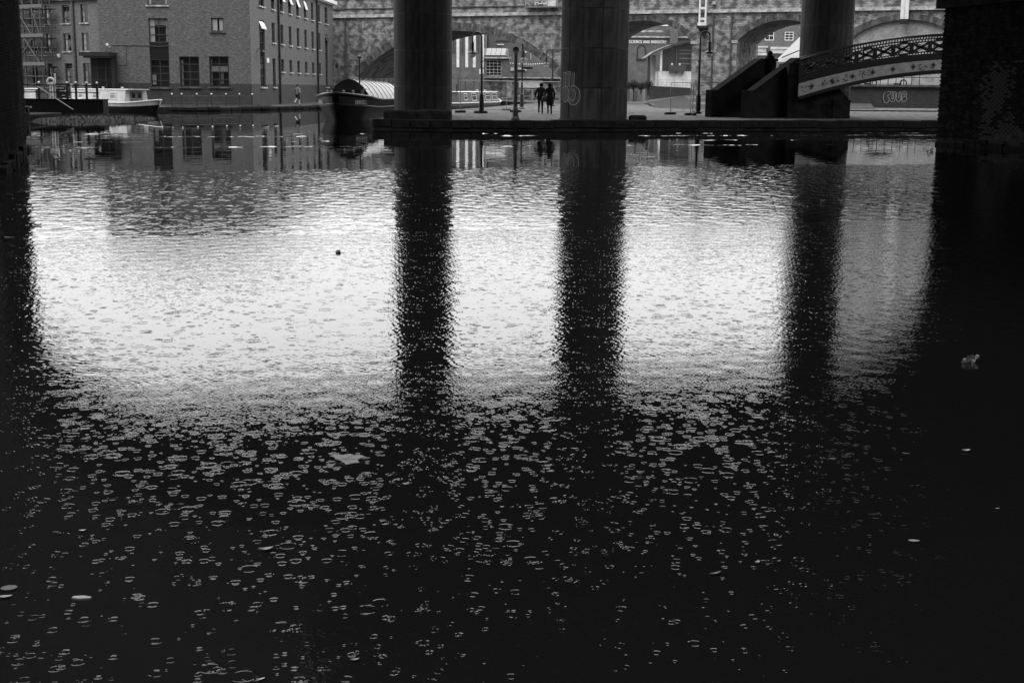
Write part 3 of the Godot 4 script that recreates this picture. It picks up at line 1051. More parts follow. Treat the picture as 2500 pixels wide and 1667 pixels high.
func quay() -> void:
	var front := [[-6.5, 60.6], [-6.3, 59.9], [-4.6, 59.5], [-2.8, 59.4], [0.0, 59.9], [2.7, 61.0], [6.6, 62.4], [9.8, 63.65], [12.7, 64.5], [17.0, 65.8], [20.5, 66.8], [34.0, 70.5]]
	var back := [[34.0, 104.0], [110.0, 104.0], [110.0, 420.0], [-30.0, 420.0], [-30.0, 162.0], [-14.0, 162.0], [-4.0, 162.0], [2.2, 135.0], [-0.8, 112.0], [-2.6, 98.0], [-4.4, 87.0], [-5.6, 74.0]]
	var b := MB.new()
	sheet(front + back, QY, b)
	var q := struct("quay_pavement", b, mats.setts)
	b = MB.new()
	skirt(front, DEEP, QY - 0.3, b)
	var side := [[2.2, 135.0], [-0.8, 112.0], [-2.6, 98.0], [-4.4, 87.0], [-5.6, 74.0], [-6.5, 60.6]]
	skirt(side, DEEP, QY, b)
	part(q, "quay_wall", b, mats.stone_dark)
	# coping stones
	for k in front.size() - 1:
		var p0 := Vector3(front[k][0], 0, -front[k][1])
		var p1 := Vector3(front[k + 1][0], 0, -front[k + 1][1])
		var len := p0.distance_to(p1)
		var num := maxi(1, roundi(len / 1.05))
		var d := (p1 - p0) / num
		var x := d.normalized()
		var z := x.cross(Vector3.UP)
		for j in num:
			b = MB.new()
			var hh := rng.randf_range(-0.015, 0.02)
			b.slab(p0 + d * (j + 0.5) - z * 0.22 + Vector3(0, QY - 0.14 + hh, 0), Vector3(d.length() - 0.02, 0.34, 0.5 + rng.randf_range(0, 0.04)), 0.035, Basis(x, Vector3.UP, z))
			part(q, "coping_stone", b, mats.kerb_stone)
	# loose stone blocks by the columns
	for d in [[-5.15, 60.75, 1.5, 0.42, 0.75, 0.04, "rough stone block lying at the outer end of the quay beside the column"], [-3.62, 60.85, 1.55, 0.44, 0.8, -0.03, "rough stone block at the foot of the column nearest the barge"], [5.85, 63.4, 0.75, 0.24, 0.6, 0.2, "low stone block at the right foot of the column with painted tag"]]:
		b = MB.new()
		b.slab(Vector3(0, d[3] * 0.5, 0), Vector3(d[2], d[3], d[4]), 0.07)
		solo("stone_block", b, mats.stone_dark, d[6], "stone block", Transform3D(Basis(Vector3.UP, d[5]), Vector3(d[0], QY, -d[1])))
	# lighter paving sheet and the lawn rising to the viaduct
	b = MB.new()
	sheet([[-1.8, 90.0], [6.0, 80.0], [9.6, 83.0], [14.0, 96.0], [12.0, 103.0], [10.0, 112.0], [12.0, 128.0], [3.0, 126.0], [1.0, 112.0]], QY + 0.012, b)
	struct("paved_path", b, mats.path)
	b = MB.new()
	var edge := [[11.2, 107.0, 0.43], [14.6, 100.0, 0.43], [19.0, 97.0, 0.43], [27.0, 100.0, 0.43]]
	var up := [[13.5, 139.0, 0.75], [17.5, 137.5, 1.3], [22.0, 135.8, 1.5], [34.0, 130.6, 1.6]]
	for k in 3:
		var e0 := Vector3(edge[k][0], edge[k][2], -edge[k][1])
		var e1 := Vector3(edge[k + 1][0], edge[k + 1][2], -edge[k + 1][1])
		var u0 := Vector3(up[k][0], up[k][2], -up[k][1])
		var u1 := Vector3(up[k + 1][0], up[k + 1][2], -up[k + 1][1])
		b.quad(e0, e1, u1, u0)
	struct("lawn", b, mats.turf)
	b = MB.new()
	for s in [[0.28, 0.42], [0.68, 0.95]]:
		for k in 2:
			var f := func(e: int, t: float) -> Vector3:
				return Vector3(edge[e][0], edge[e][2] + 0.02, -edge[e][1]).lerp(Vector3(up[e][0], up[e][2] + 0.02, -up[e][1]), t)
			b.quad(f.call(k, s[0]), f.call(k + 1, s[0]), f.call(k + 1, s[1]), f.call(k, s[1]))
	struct("lawn_path", b, mats.path)

func left_bank() -> void:
	# towpath under the warehouse
	var line := [[-40.0, 97.0], [-30.0, 99.5], [-25.2, 98.5], [-23.2, 97.5], [-21.4, 101.3], [-18.4, 108.6], [-15.8, 118.0], [-14.0, 135.0], [-12.0, 162.0]]
	var b := MB.new()
	sheet(line + [[-30.0, 162.0], [-30.0, 420.0], [-160.0, 420.0], [-160.0, 97.0]], 0.26, b)
	var tw := struct("towpath", b, mats.earth)
	b = MB.new()
	skirt(line, DEEP, 0.26, b)
	part(tw, "bank_wall", b, mats.stone_dark)
	for k in range(2, 7):
		var p0 := Vector3(line[k][0], 0, -line[k][1])
		var p1 := Vector3(line[k + 1][0], 0, -line[k + 1][1])
		var num := int(p0.distance_to(p1) / 1.3)
		var d := (p1 - p0) / num
		for j in num:
			b = MB.new()
			var x := d.normalized()
			var z := x.cross(Vector3.UP)
			b.slab(p0 + d * (j + 0.5) - z * rng.randf_range(0.08, 0.2) + Vector3(0, rng.randf_range(0.12, 0.2), 0), Vector3(d.length() - 0.04, 0.22, 0.5), 0.04, Basis(x, Vector3.UP, z))
			part(tw, "edge_stone", b, mats.stone_dark if rng.randf() < 0.6 else mats.kerb_stone)
	# railing of seven posts
	var rl := thing("bank_railing", "low black two-bar railing with white-topped posts in front of the warehouse", "railing")
	var ps := [Vector3(-25.2, 0.2, -98.9), Vector3(-24.7, 0.2, -99.8), Vector3(-23.95, 0.2, -101.4), Vector3(-23.2, 0.2, -103.0), Vector3(-22.4, 0.2, -104.4), Vector3(-21.6, 0.2, -105.6), Vector3(-20.75, 0.2, -106.4)]
	for p in ps:
		b = MB.new()
		b.tube([p, p + Vector3(0, 0.95, 0)], 0.045, 0.04, 8)
		var po := part(rl, "post", b, mats.black_iron)
		b = MB.new()
		b.lathe([Vector2(0.0, -0.06), Vector2(0.07, 0.0), Vector2(0.05, 0.06), Vector2(0.0, 0.08)], 8, p + Vector3(0, 1.0, 0))
		part(po, "finial", b, mats.white_paint)
	for h in [0.38, 0.85]:
		for k in ps.size() - 1:
			b = MB.new()
			b.tube([ps[k] + Vector3(0, h, 0), ps[k + 1] + Vector3(0, h, 0)], 0.022, 0.022, 6)
			part(rl, "rail", b, mats.black_iron)
	# landing stage with railing, sign and life buoy
	b = MB.new()
	b.box(Vector3(-33.0, 0.2, -80.5), Vector3(17.0, 1.5, 1.0))
	var ld := solo("landing_stage", b, mats.hull_black, "long black landing stage in front of the white narrowboat", "jetty")
	b = MB.new()
	b.box(Vector3(-33.0, 0.97, -80.5), Vector3(17.1, 0.05, 1.1))
	part(ld, "decking", b, mats.stone_dark)
	rl = thing("landing_railing", "black railing with white ball finials along the landing stage", "railing")
	var px := [-31.5, -30.0, -28.33, -26.65, -26.13, -25.5, -24.87]
	for x in px:
		b = MB.new()
		b.box(Vector3(x, 1.42, -80.15), Vector3(0.11, 0.9, 0.11))
		var po := part(rl, "post", b, mats.black_iron)
		b = MB.new()
		b.lathe([Vector2(0.03, 0), Vector2(0.075, 0.05), Vector2(0.075, 0.1), Vector2(0.0, 0.16)], 10, Vector3(x, 1.87, -80.15))
		part(po, "finial", b, mats.white_paint)
	for y in [1.38, 1.8]:
		b = MB.new()
		b.box(Vector3(-28.2, y, -80.15), Vector3(6.9, 0.06, 0.05))
		part(rl, "rail", b, mats.black_iron)
	var sg := thing("direction_sign", "dark notice board with white lines and a right-pointing arrow behind the landing rail", "sign", Transform3D(Basis(), Vector3(-27.0, 0.98, -80.5)))
	b = MB.new()
	b.box(Vector3(0, 0.48, 0), Vector3(0.9, 0.86, 0.05))
	part(sg, "board", b, mat(0.02, 0.4))
	b = MB.new()
	for l in [[-0.32, 0.78, 0.16], [0.02, 0.78, 0.42], [-0.36, 0.64, 0.1], [-0.1, 0.64, 0.3], [0.24, 0.64, 0.2], [0.3, 0.14, 0.22], [0.0, 0.22, 0.2]]:
		b.box(Vector3(l[0], l[1], 0.032), Vector3(l[2], 0.055, 0.006))
	b.box(Vector3(-0.05, 0.48, 0.032), Vector3(0.32, 0.045, 0.006))
	b.ext(PackedVector2Array([Vector2(0.1, 0.4), Vector2(0.26, 0.48), Vector2(0.1, 0.56)]), 0.028, 0.036)
	part(sg, "lettering", b, mats.white_paint)
	b = MB.new()
	b.box(Vector3(0.45, 0.46, 0), Vector3(0.07, 0.92, 0.08))
	b.box(Vector3(-0.47, 0.75, 0), Vector3(0.07, 1.5, 0.07))
	part(sg, "post", b, mats.white_paint)
	var hn := thing("lifebuoy_stand", "white lifebuoy housing on a post at the landing stage", "lifebuoy stand", Transform3D(Basis(), Vector3(-27.75, 0.98, -80.6)))
	b = MB.new()
	b.tube([Vector3(0, 0, 0), Vector3(0, 1.0, 0)], 0.12, 0.1, 8)
	part(hn, "post", b, mats.white_paint)
	b = MB.new()
	b.tube(oval_ring(0.2), 0.065, 0.065, 8, false)
	part(hn, "ring", b, mats.white_paint, Transform3D(Basis(), Vector3(0, 1.02, 0.05)))
	# low masonry edge and the weedy spit
	b = MB.new()
	b.slab(Vector3(-30.2, -0.3, -69.6), Vector3(11.6, 1.3, 5.6), 0.05)
	var lw := solo("low_wall", b, mats.stone_dark, "low dark masonry edge at the water beside the weedy spit", "wall")
	b = MB.new()
	b.slab(Vector3(-30.2, 0.4, -67.1), Vector3(11.6, 0.12, 0.7), 0.03)
	part(lw, "coping", b, mats.kerb_stone)
	b = MB.new()
	b.box(Vector3(-24.55, 0.35, -67.4), Vector3(0.3, 0.75, 0.3))
	part(lw, "end_post", b, mats.hull_black)
	b = MB.new()
	b.box(Vector3(-27.2, 0.66, -70.5), Vector3(3.6, 0.1, 0.3))
	b.box(Vector3(-26.2, 0.5, -70.5), Vector3(0.2, 0.3, 0.3))
	solo("timber_bench", b, mat(0.12), "low timber beam bench on the dark masonry edge", "bench")
	var rows := []
	var nz := FastNoiseLite.new()
	nz.seed = 8
	nz.frequency = 0.6
	for k in 21:
		var row := []
		for j in 13:
			var u := lerpf(-1, 1, k / 20.0)
			var w := lerpf(-1, 1, j / 12.0)
			var x := -22.2 + u * 2.7 * (1 - 0.15 * w * w)
			var z := -71.0 - w * 4.2 - u * 1.5
			var f := maxf(0.0, 1 - pow(absf(u), 4)) * maxf(0, 1 - pow(absf(w), 4))
			row.append(Vector3(x, -0.15 + f * (0.38 + 0.14 * nz.get_noise_2d(x, z)), z))
		rows.append(row)
	b = MB.new()
	b.skin(rows, true)
	struct("bank_spit", b, mats.earth)
	b = MB.new()
	for k in 4200:
		var u := rng.randf_range(-0.97, 0.97)
		var w := rng.randf_range(-0.97, 0.97)
		var x := -22.2 + u * 2.7 * (1 - 0.15 * w * w)
		var z := -71.0 - w * 4.2 - u * 1.5
		var f := maxf(0.0, 1 - pow(absf(u), 4)) * maxf(0, 1 - pow(absf(w), 4))
		var p := Vector3(x, -0.17 + f * (0.38 + 0.14 * nz.get_noise_2d(x, z)), z)
		var h := rng.randf_range(0.05, 0.2)
		var d := Vector3(rng.randf_range(-1, 1), 0, rng.randf_range(-1, 1)) * h * 0.6
		var s := Vector3(rng.randf_range(-1, 1), 0, rng.randf_range(-1, 1)).normalized() * 0.014
		b.tri(p - s, p + s, p + d + Vector3(0, h, 0))
	for k in 1500:
		var t := rng.randf()
		var p := Vector3(lerpf(-25.2, -19.4, t), 0.2, -lerpf(98.8, 107.0, t)) + Vector3(rng.randf_range(-0.5, 0.2), 0, rng.randf_range(-0.3, 0.3))
		var h := rng.randf_range(0.06, 0.3)
		var d := Vector3(rng.randf_range(-1, 1), 0, rng.randf_range(-1, 1)) * h * 0.5
		var s := Vector3(rng.randf_range(-1, 1), 0, rng.randf_range(-1, 1)).normalized() * 0.02
		b.tri(p - s, p + s, p + d + Vector3(0, h, 0))
	var g := solo("bank_weeds", b, mat(0.06, 0.9, 0.2), "short rough weeds growing along the low banks", "weeds")
	g.set_meta("kind", "stuff")

func oval_ring(r: float) -> Array:
	var p := []
	for k in 21:
		var a := TAU * k / 20
		p.append(Vector3(cos(a) * r, sin(a) * r, 0))
	return p

# ---------------------------------------------------------------- footbridge and stairs
func br_rail(x: float) -> float: return 4.96 - 0.0167 * (x - 24.5) * (x - 24.5)
func br_band1(x: float) -> float: return 3.6 - 0.0158 * (x - 24.5) * (x - 24.5)
func br_band0(x: float) -> float: return 3.09 - 0.0178 * (x - 24.5) * (x - 24.5)
func br_rib(x: float) -> float: return 2.87 - 0.0172 * (x - 24.5) * (x - 24.5)

func curved_bar(fa: Callable, fb: Callable, x0: float, x1: float, z0: float, z1: float, num := 20) -> MB:
	var b := MB.new()
	for k in num:
		var xa := lerpf(x0, x1, float(k) / num)
		var xb := lerpf(x0, x1, float(k + 1) / num)
		var a0: float = fa.call(xa)
		var a1: float = fb.call(xa)
		var b0: float = fa.call(xb)
		var b1: float = fb.call(xb)
		b.quad(Vector3(xa, a0, z1), Vector3(xb, b0, z1), Vector3(xb, b1, z1), Vector3(xa, a1, z1))
		b.quad(Vector3(xb, b0, z0), Vector3(xa, a0, z0), Vector3(xa, a1, z0), Vector3(xb, b1, z0))
		b.quad(Vector3(xa, a1, z1), Vector3(xb, b1, z1), Vector3(xb, b1, z0), Vector3(xa, a1, z0))
		b.quad(Vector3(xa, a0, z0), Vector3(xb, b0, z0), Vector3(xb, b0, z1), Vector3(xa, a0, z1))
	return b

func footbridge() -> void:
	var br := thing("iron_footbridge", "humped black iron footbridge with lattice sides and a pale painted band", "bridge", Transform3D(Basis(), Vector3(0, 0, -72.0)))
	var x0 := 15.2
	var x1 := 33.8
	var iron: Material = mats.black_iron
	part(br, "deck", curved_bar(func(x): return br_band1(x) - 0.1, func(x): return br_band1(x) + 0.12, x0, x1, -2.3, -0.05), mats.stone_dark)
	for side in 2:
		var z := 0.0 if side == 0 else -2.35
		part(br, "arch_rib", curved_bar(br_rib, br_band0, x0, x1, z - 0.12, z + 0.14), iron)
		part(br, "painted_band", curved_bar(br_band0, br_band1, x0, x1, z - 0.06, z + 0.05), mats.band_paint)
		for q in ([[0.0, -0.09], [-0.2, -0.26], [-0.34, -0.40], [-0.86, -0.92], [-1.0, -1.38]] if side == 0 else [[0.0, -0.09], [-1.0, -1.38]]):
			var lo: float = q[1]
			var hi: float = q[0]
			var w := 0.12 if hi == 0.0 else 0.04
			part(br, "rail", curved_bar((func(x): return maxf(br_rail(x) + lo, br_band1(x))) if lo < -1.2 else (func(x): return br_rail(x) + lo), func(x): return br_rail(x) + hi, x0, x1, z - w, z + w), iron)
		# pierced rows
		for q in ([[-0.2, -0.09, 0.15], [-0.34, -0.26, 0.16], [-1.0, -0.92, 0.16]] if side == 0 else []):
			var b := MB.new()
			var x := x0 + 0.05
			var k := 0
			while x < x1:
				if not (q[0] < -0.2 and k % 12 > 8):
					var y: float = br_rail(x) + (q[0] + q[1]) * 0.5
					var h: float = (q[1] - q[0]) * 0.5
					b.box(Vector3(x, y, z), Vector3(0.055, h * 2 + 0.02, 0.03))
				else:
					b.box(Vector3(x, br_rail(x) + (q[0] + q[1]) * 0.5, z), Vector3(q[2] + 0.02, q[1] - q[0] + 0.01, 0.03))
				x += q[2]
				k += 1
			part(br, "pierced_strip", b, iron)
		var num := 19
		for k in num + 1:
			var x := lerpf(x0 + 0.1, x1 - 0.1, float(k) / num)
			var b := MB.new()
			b.box(Vector3(x, br_rail(x) - 0.65, z), Vector3(0.21 if side == 0 else 0.08, 0.6, 0.1))
			part(br, "post", b, iron)
			if k < num:
				var xn := lerpf(x0 + 0.1, x1 - 0.1, float(k + 1) / num)
				for dg in 2:
					b = MB.new()
					var a := Vector3(x + 0.05, br_rail(x) - (0.84 if dg else 0.42), z)
					var c := Vector3(xn - 0.05, br_rail(xn) - (0.42 if dg else 0.84), z)
					b.beam(a, c, 0.05, 0.13 if side == 0 else 0.035)
					part(br, "diagonal", b, iron)
		# cast crosses on the band, and paint scrawls
		if side == 0:
			for k in 11:
				var x := 15.9 + k * 1.07
				var y := (br_band0(x) + br_band1(x)) * 0.5
				var b := MB.new()
				b.ext(PackedVector2Array([Vector2(x - 0.2, y), Vector2(x, y - 0.04), Vector2(x + 0.2, y), Vector2(x, y + 0.04)]), 0.045, 0.075)
				b.ext(PackedVector2Array([Vector2(x - 0.035, y), Vector2(x, y - 0.19), Vector2(x + 0.035, y), Vector2(x, y + 0.19)]), 0.045, 0.08)
				b.ext(PackedVector2Array([Vector2(x - 0.08, y - 0.08), Vector2(x + 0.08, y - 0.08), Vector2(x + 0.08, y + 0.08), Vector2(x - 0.08, y + 0.08)]), 0.045, 0.07)
				part(br, "cast_cross", b, mat(0.03, 0.6))
			var b := MB.new()
			var r := RandomNumberGenerator.new()
			r.seed = 31
			var on := func(p: Vector2) -> Vector3: return Vector3(p.x, p.y, 0.054)
			for k in 46:
				var grp: float = [15.55, 16.5, 17.0, 17.5, 18.35, 18.9, 21.6, 21.9][k % 8]
				var x := grp + r.randf_range(-0.28, 0.28)
				var m := lerpf(br_band0(x), br_band1(x), r.randf_range(0.25, 0.75))
				var p := []
				var q := Vector2(x, m)
				for j in 4:
					p.append(q)
					q += Vector2(r.randf_range(-0.06, 0.12), r.randf_range(-0.09, 0.09))
					q.y = clampf(q.y, br_band0(x) + 0.05, br_band1(x) - 0.06)
				ribbon(b, p, 0.03, on)
			part(br, "paint_scrawl", b, mat(0.03, 0.7))
	# abutment
	var ab := thing("bridge_abutment", "dark stone abutment block carrying the end of the iron footbridge", "abutment")
	var b := MB.new()
	b.ext(PackedVector2Array([Vector2(14.7, 0.3), Vector2(17.95, 0.3), Vector2(17.95, 1.5), Vector2(17.5, 1.9), Vector2(17.3, 2.2), Vector2(15.2, 2.4), Vector2(15.2, 3.3), Vector2(14.7, 3.3)]), -75.0, -72.25)
	part(ab, "block", b, mats.stone_dark)
	b = MB.new()
	b.box(Vector3(17.6, 0.9, -73.4), Vector3(0.9, 1.0, 2.6))
	part(ab, "pilaster", b, mats.stone_dark)
	# stairs
	var st := thing("stone_stairs", "dark stone stairs between sloping parapets climbing to the iron footbridge", "stairs")
	var N1 := Vector3(10.75, QY, -73.2)
	var N2 := Vector3(12.35, QY, -71.1)
	var run := Vector3(0.72, 0, -0.69).normalized()
	var steps := 12
	var cross := (N2 - N1)
	for k in steps:
		b = MB.new()
		var rise := 0.172
		var p := N1.lerp(N2, 0.5) + run * (0.35 + 0.31 * k)
		var z := -run
		var x := Vector3.UP.cross(z).normalized()
		b.slab(p + run * 0.18 + Vector3(0, rise * (k + 1) * 0.5, 0), Vector3(cross.length() - 0.3, rise * (k + 1), 0.36), 0.015, Basis(x, Vector3.UP, z))
		part(st, "step", b, mats.stone_dark)
	b = MB.new()
	var lp := N1.lerp(N2, 0.5) + run * 5.6
	b.box(lp + Vector3(0, 1.03, 0), Vector3(cross.length(), 2.06, 3.6), Basis(Vector3.UP.cross(-run).normalized(), Vector3.UP, -run))
	part(st, "landing", b, mats.stone_dark)
	for N in [N1, N2]:
		var xf := frame(N, run)
		b = MB.new()
		b.ext(PackedVector2Array([Vector2(0.3, -0.1), Vector2(5.6, -0.1), Vector2(5.6, 3.06), Vector2(4.1, 3.06), Vector2(0.3, 1.33)]), -0.17, 0.17, xf)
		part(st, "parapet_wall", b, mats.stone_dark)
		b = MB.new()
		b.ext(PackedVector2Array([Vector2(0.25, 1.31), Vector2(4.1, 3.06), Vector2(5.7, 3.06), Vector2(5.7, 3.2), Vector2(4.07, 3.2), Vector2(0.2, 1.44)]), -0.24, 0.24, xf)
		part(st, "coping", b, mats.kerb_stone)
		b = MB.new()
		b.slab(N + Vector3(0, 0.7, 0), Vector3(0.5, 1.5, 0.5), 0.04, xf.basis)
		part(st, "newel", b, mats.stone_dark)

# ---------------------------------------------------------------- street furniture
func street_lamp(at: Vector3, turn: float, label: String) -> Node3D:
	var o := thing("street_lamp", label, "street lamp", Transform3D(Basis(Vector3.UP, turn), at), "swan-neck lamps along the quay")
	var b := MB.new()
	b.lathe([Vector2(0.0, 0), Vector2(0.22, 0), Vector2(0.22, 0.1), Vector2(0.15, 0.16), Vector2(0.13, 0.95), Vector2(0.15, 1.0), Vector2(0.1, 1.08), Vector2(0.075, 1.15)], 12)
	part(o, "base", b, mats.black_iron)
	b = MB.new()
	b.tube([Vector3(0, 1.1, 0), Vector3(0, 3.9, 0)], 0.075, 0.05, 10)
	var pts := []
	for k in 17:
		var a := PI * k / 16.0
		pts.append(Vector3(-0.27 + cos(a) * 0.27, 4.25 + sin(a) * 0.3, 0))
	b.tube([Vector3(0, 3.85, 0)] + pts + [Vector3(-0.54, 3.95, 0)], 0.045, 0.04, 8)
	b.lathe([Vector2(0.075, 0), Vector2(0.095, 0.03), Vector2(0.095, 0.07), Vector2(0.06, 0.1)], 10, Vector3(0, 2.9, 0))
	part(o, "post", b, mats.black_iron)
	b = MB.new()
	b.lathe([Vector2(0.29, 3.36), Vector2(0.31, 3.38), Vector2(0.27, 3.42), Vector2(0.12, 3.5), Vector2(0.085, 3.56), Vector2(0.085, 3.98), Vector2(0.05, 4.02), Vector2(0.0, 4.03)], 16, Vector3(-0.54, 0, 0))
	b.lathe([Vector2(0.0, 3.37), Vector2(0.29, 3.36)], 16, Vector3(-0.54, 0, 0))
	part(o, "shade", b, mats.black_iron)
	b = MB.new()
	b.lathe([Vector2(0.0, 3.12), Vector2(0.1, 3.15), Vector2(0.18, 3.24), Vector2(0.2, 3.35)], 14, Vector3(-0.54, 0, 0))
	part(o, "globe", b, mat(0.6, 0.25))
	return o

func lamps() -> void:
	street_lamp(Vector3(-1.88, QY, -77.5), 0.25, "swan-neck street lamp at the fence beside the moored narrowboat, its globe turned sideways")
	street_lamp(Vector3(0.54, QY, -95.0), 1.75, "swan-neck street lamp carrying a finger post, its neck bent towards the water")
	street_lamp(Vector3(3.15, QY, -111.0), 0.2, "swan-neck street lamp against the stone pier behind the walking couple")
	street_lamp(Vector3(10.42, QY + 0.1, -76.0), 2.75, "swan-neck street lamp by the wire fence next to the stone stairs")
	var fp := thing("finger_post", "black two-armed finger post on the lamp behind the round-headed post", "sign", Transform3D(Basis(), Vector3(0.54, QY, -95.0)))
	for q in [[0.36, 2.83, 0.75], [-0.1, 2.65, 0.6]]:
		var b := MB.new()
		b.ext(PackedVector2Array([Vector2(q[0] - q[2] * 0.5, q[1] - 0.07), Vector2(q[0] + q[2] * 0.45, q[1] - 0.07), Vector2(q[0] + q[2] * 0.55, q[1]), Vector2(q[0] + q[2] * 0.45, q[1] + 0.07), Vector2(q[0] - q[2] * 0.5, q[1] + 0.07)]), 0.06, 0.1)
		part(fp, "arm", b, mats.black_iron)
	var rp := thing("round_head_post", "black quayside post with a round drum head at the water's edge", "lamp post", Transform3D(Basis(), Vector3(0.06, QY, -60.6)))
	var b := MB.new()
	b.lathe([Vector2(0.0, 0), Vector2(0.2, 0), Vector2(0.2, 0.08), Vector2(0.13, 0.2), Vector2(0.12, 0.5), Vector2(0.09, 0.6), Vector2(0.085, 1.6), Vector2(0.075, 3.0), Vector2(0.0, 3.0)], 12)
	part(rp, "post", b, mats.black_iron)
	b = MB.new()
	for q in [[-0.09, 0.13], [0.09, 0.13]]:
		pass
	b.lathe([Vector2(0.0, -0.09), Vector2(0.13, -0.09), Vector2(0.15, -0.06), Vector2(0.15, 0.06), Vector2(0.13, 0.09), Vector2(0.06, 0.05), Vector2(0.0, 0.05)], 20)
	part(rp, "drum_head", b, mats.black_iron, Transform3D(Basis(Vector3.RIGHT, PI / 2), Vector3(0, 3.12, 0)))

func fence_panel(a: Vector3, c: Vector3, label: String, h := 1.85) -> void:
	var x := c - a
	var w := x.length()
	var o := thing("fence_panel", label, "fence panel", frame(a, x), "temporary steel fence panels on the quay")
	var b := MB.new()
	var pts := [Vector3(0, 0.05, 0), Vector3(0, h - 0.15, 0), Vector3(0.05, h - 0.04, 0), Vector3(0.15, h, 0), Vector3(w - 0.15, h, 0), Vector3(w - 0.05, h - 0.04, 0), Vector3(w, h - 0.15, 0), Vector3(w, 0.05, 0)]
	b.tube(pts, 0.024, 0.024, 6)
	b.tube([Vector3(0, 0.2, 0), Vector3(w, 0.2, 0)], 0.018, 0.018, 6)
	part(o, "frame", b, mat(0.34, 0.4))
	b = MB.new()
	var k := 0.12
	while k < w:
		b.box(Vector3(k, h * 0.5 + 0.08, 0), Vector3(0.004, h - 0.26, 0.004))
		k += 0.12
	part(o, "mesh_wires", b, mat(0.2, 0.5))
	for e in [0.0, w]:
		b = MB.new()
		b.slab(Vector3(e, 0.07, 0), Vector3(0.24, 0.14, 0.7), 0.03)
		part(o, "foot_block", b, mat(0.025, 0.8))

func fences() -> void:
	var p := [Vector3(-3.15, QY, -78.6), Vector3(-2.0, QY, -77.4), Vector3(0.1, QY, -81.6), Vector3(1.7, QY, -86.5)]
	fence_panel(p[0], p[1], "narrow steel fence panel between the plated column and the first lamp")
	fence_panel(p[1] + Vector3(0.12, 0, -0.1), p[2], "wide steel fence panel crossing in front of the moored narrowboat")
	fence_panel(Vector3(-0.5, QY, -88.0), Vector3(4.4, QY, -83.0), "long steel fence panel behind the walking couple")
	fence_panel(Vector3(9.15, QY, -78.6), Vector3(10.1, QY, -76.8), "steel fence panel in front of the lawn, nearest the tagged column")
	fence_panel(Vector3(10.22, QY, -76.75), Vector3(12.4, QY, -77.2), "steel fence panel running behind the stone stairs and the lamp")

# ---------------------------------------------------------------- boats
func hull_rows(L: float, beam: float, bow: float, sheer: Callable, keel: float, stern := 0.5) -> Array:
	var rows := []
	var xs := []
	for k in 9:
		xs.append(-bow * (1 - cos(PI * 0.5 * k / 8.0)))
	for k in range(1, 11):
		xs.append(lerpf(-bow, -(L - stern), k / 10.0))
	for k in range(1, 6):
		xs.append(-(L - stern) - stern * sin(PI * 0.5 * k / 5.0))
	for x in xs:
		var f := 1.0
		if x > -bow:
			f = pow(clampf(-x / bow, 0, 1), 0.55)
		elif x < -(L - stern):
			f = pow(clampf((x + L) / stern, 0.0, 1), 0.45)
		var hy: float = sheer.call(x)
		var row := []
		for q in [[0.0, keel, 0.0], [0.55, keel, 0.0], [0.8, 0.0, 0.35], [0.93, 0.5, 0.12], [1.0, 1.0, 0.0]]:
			var y: float = keel if q[1] == keel else lerpf(0.0, hy, q[1])
			var fl := 1.0 - 0.5 * (1.0 - clampf(-x / (bow * 1.6), 0, 1)) * (1.0 - clampf((y - keel) / (hy - keel), 0, 1))
			var ww: float = q[0] * beam * 0.5 * maxf(f, 0.02) * fl
			var rake := 0.0
			if x > -bow:
				rake = (1.0 - clampf(-x / bow, 0, 1)) * (-0.75 + 0.75 * clampf((y - keel) / (hy - keel), 0, 1))
			row.append(Vector3(x + rake, y, ww))
		rows.append(row)
	return rows

func hull(par: Node, nm: String, rows: Array, m: Material) -> void:
	var b := MB.new()
	b.skin(rows)
	var other := []
	for r in rows:
		var o := []
		for p in r:
			o.append(Vector3(p.x, p.y, -p.z))
		other.append(o)
	b.skin(other, true)
	part(par, nm, b, m)
	b = MB.new()
	for k in rows.size() - 1:
		var p: Vector3 = rows[k][4]
		var q: Vector3 = rows[k + 1][4]
		b.quad(Vector3(p.x, p.y - 0.06, p.z), Vector3(p.x, p.y - 0.06, -p.z), Vector3(q.x, q.y - 0.06, -q.z), Vector3(q.x, q.y - 0.06, q.z))
	part(par, "deck", b, mat(0.05, 0.6))

func text_on(par: Node, s: String, size: float, xf: Transform3D, m: Material, serif := true, depth := 0.02) -> MeshInstance3D:
	var t := TextMesh.new()
	var f := SystemFont.new()
	f.font_names = PackedStringArray(["Droid Serif" if serif else "Droid Sans"])
	f.font_weight = 700
	t.font = f
	t.text = s
	t.font_size = 32
	t.pixel_size = size / 24.0
	t.depth = depth
	t.material = m
	return inst(par, "lettering", t, xf)

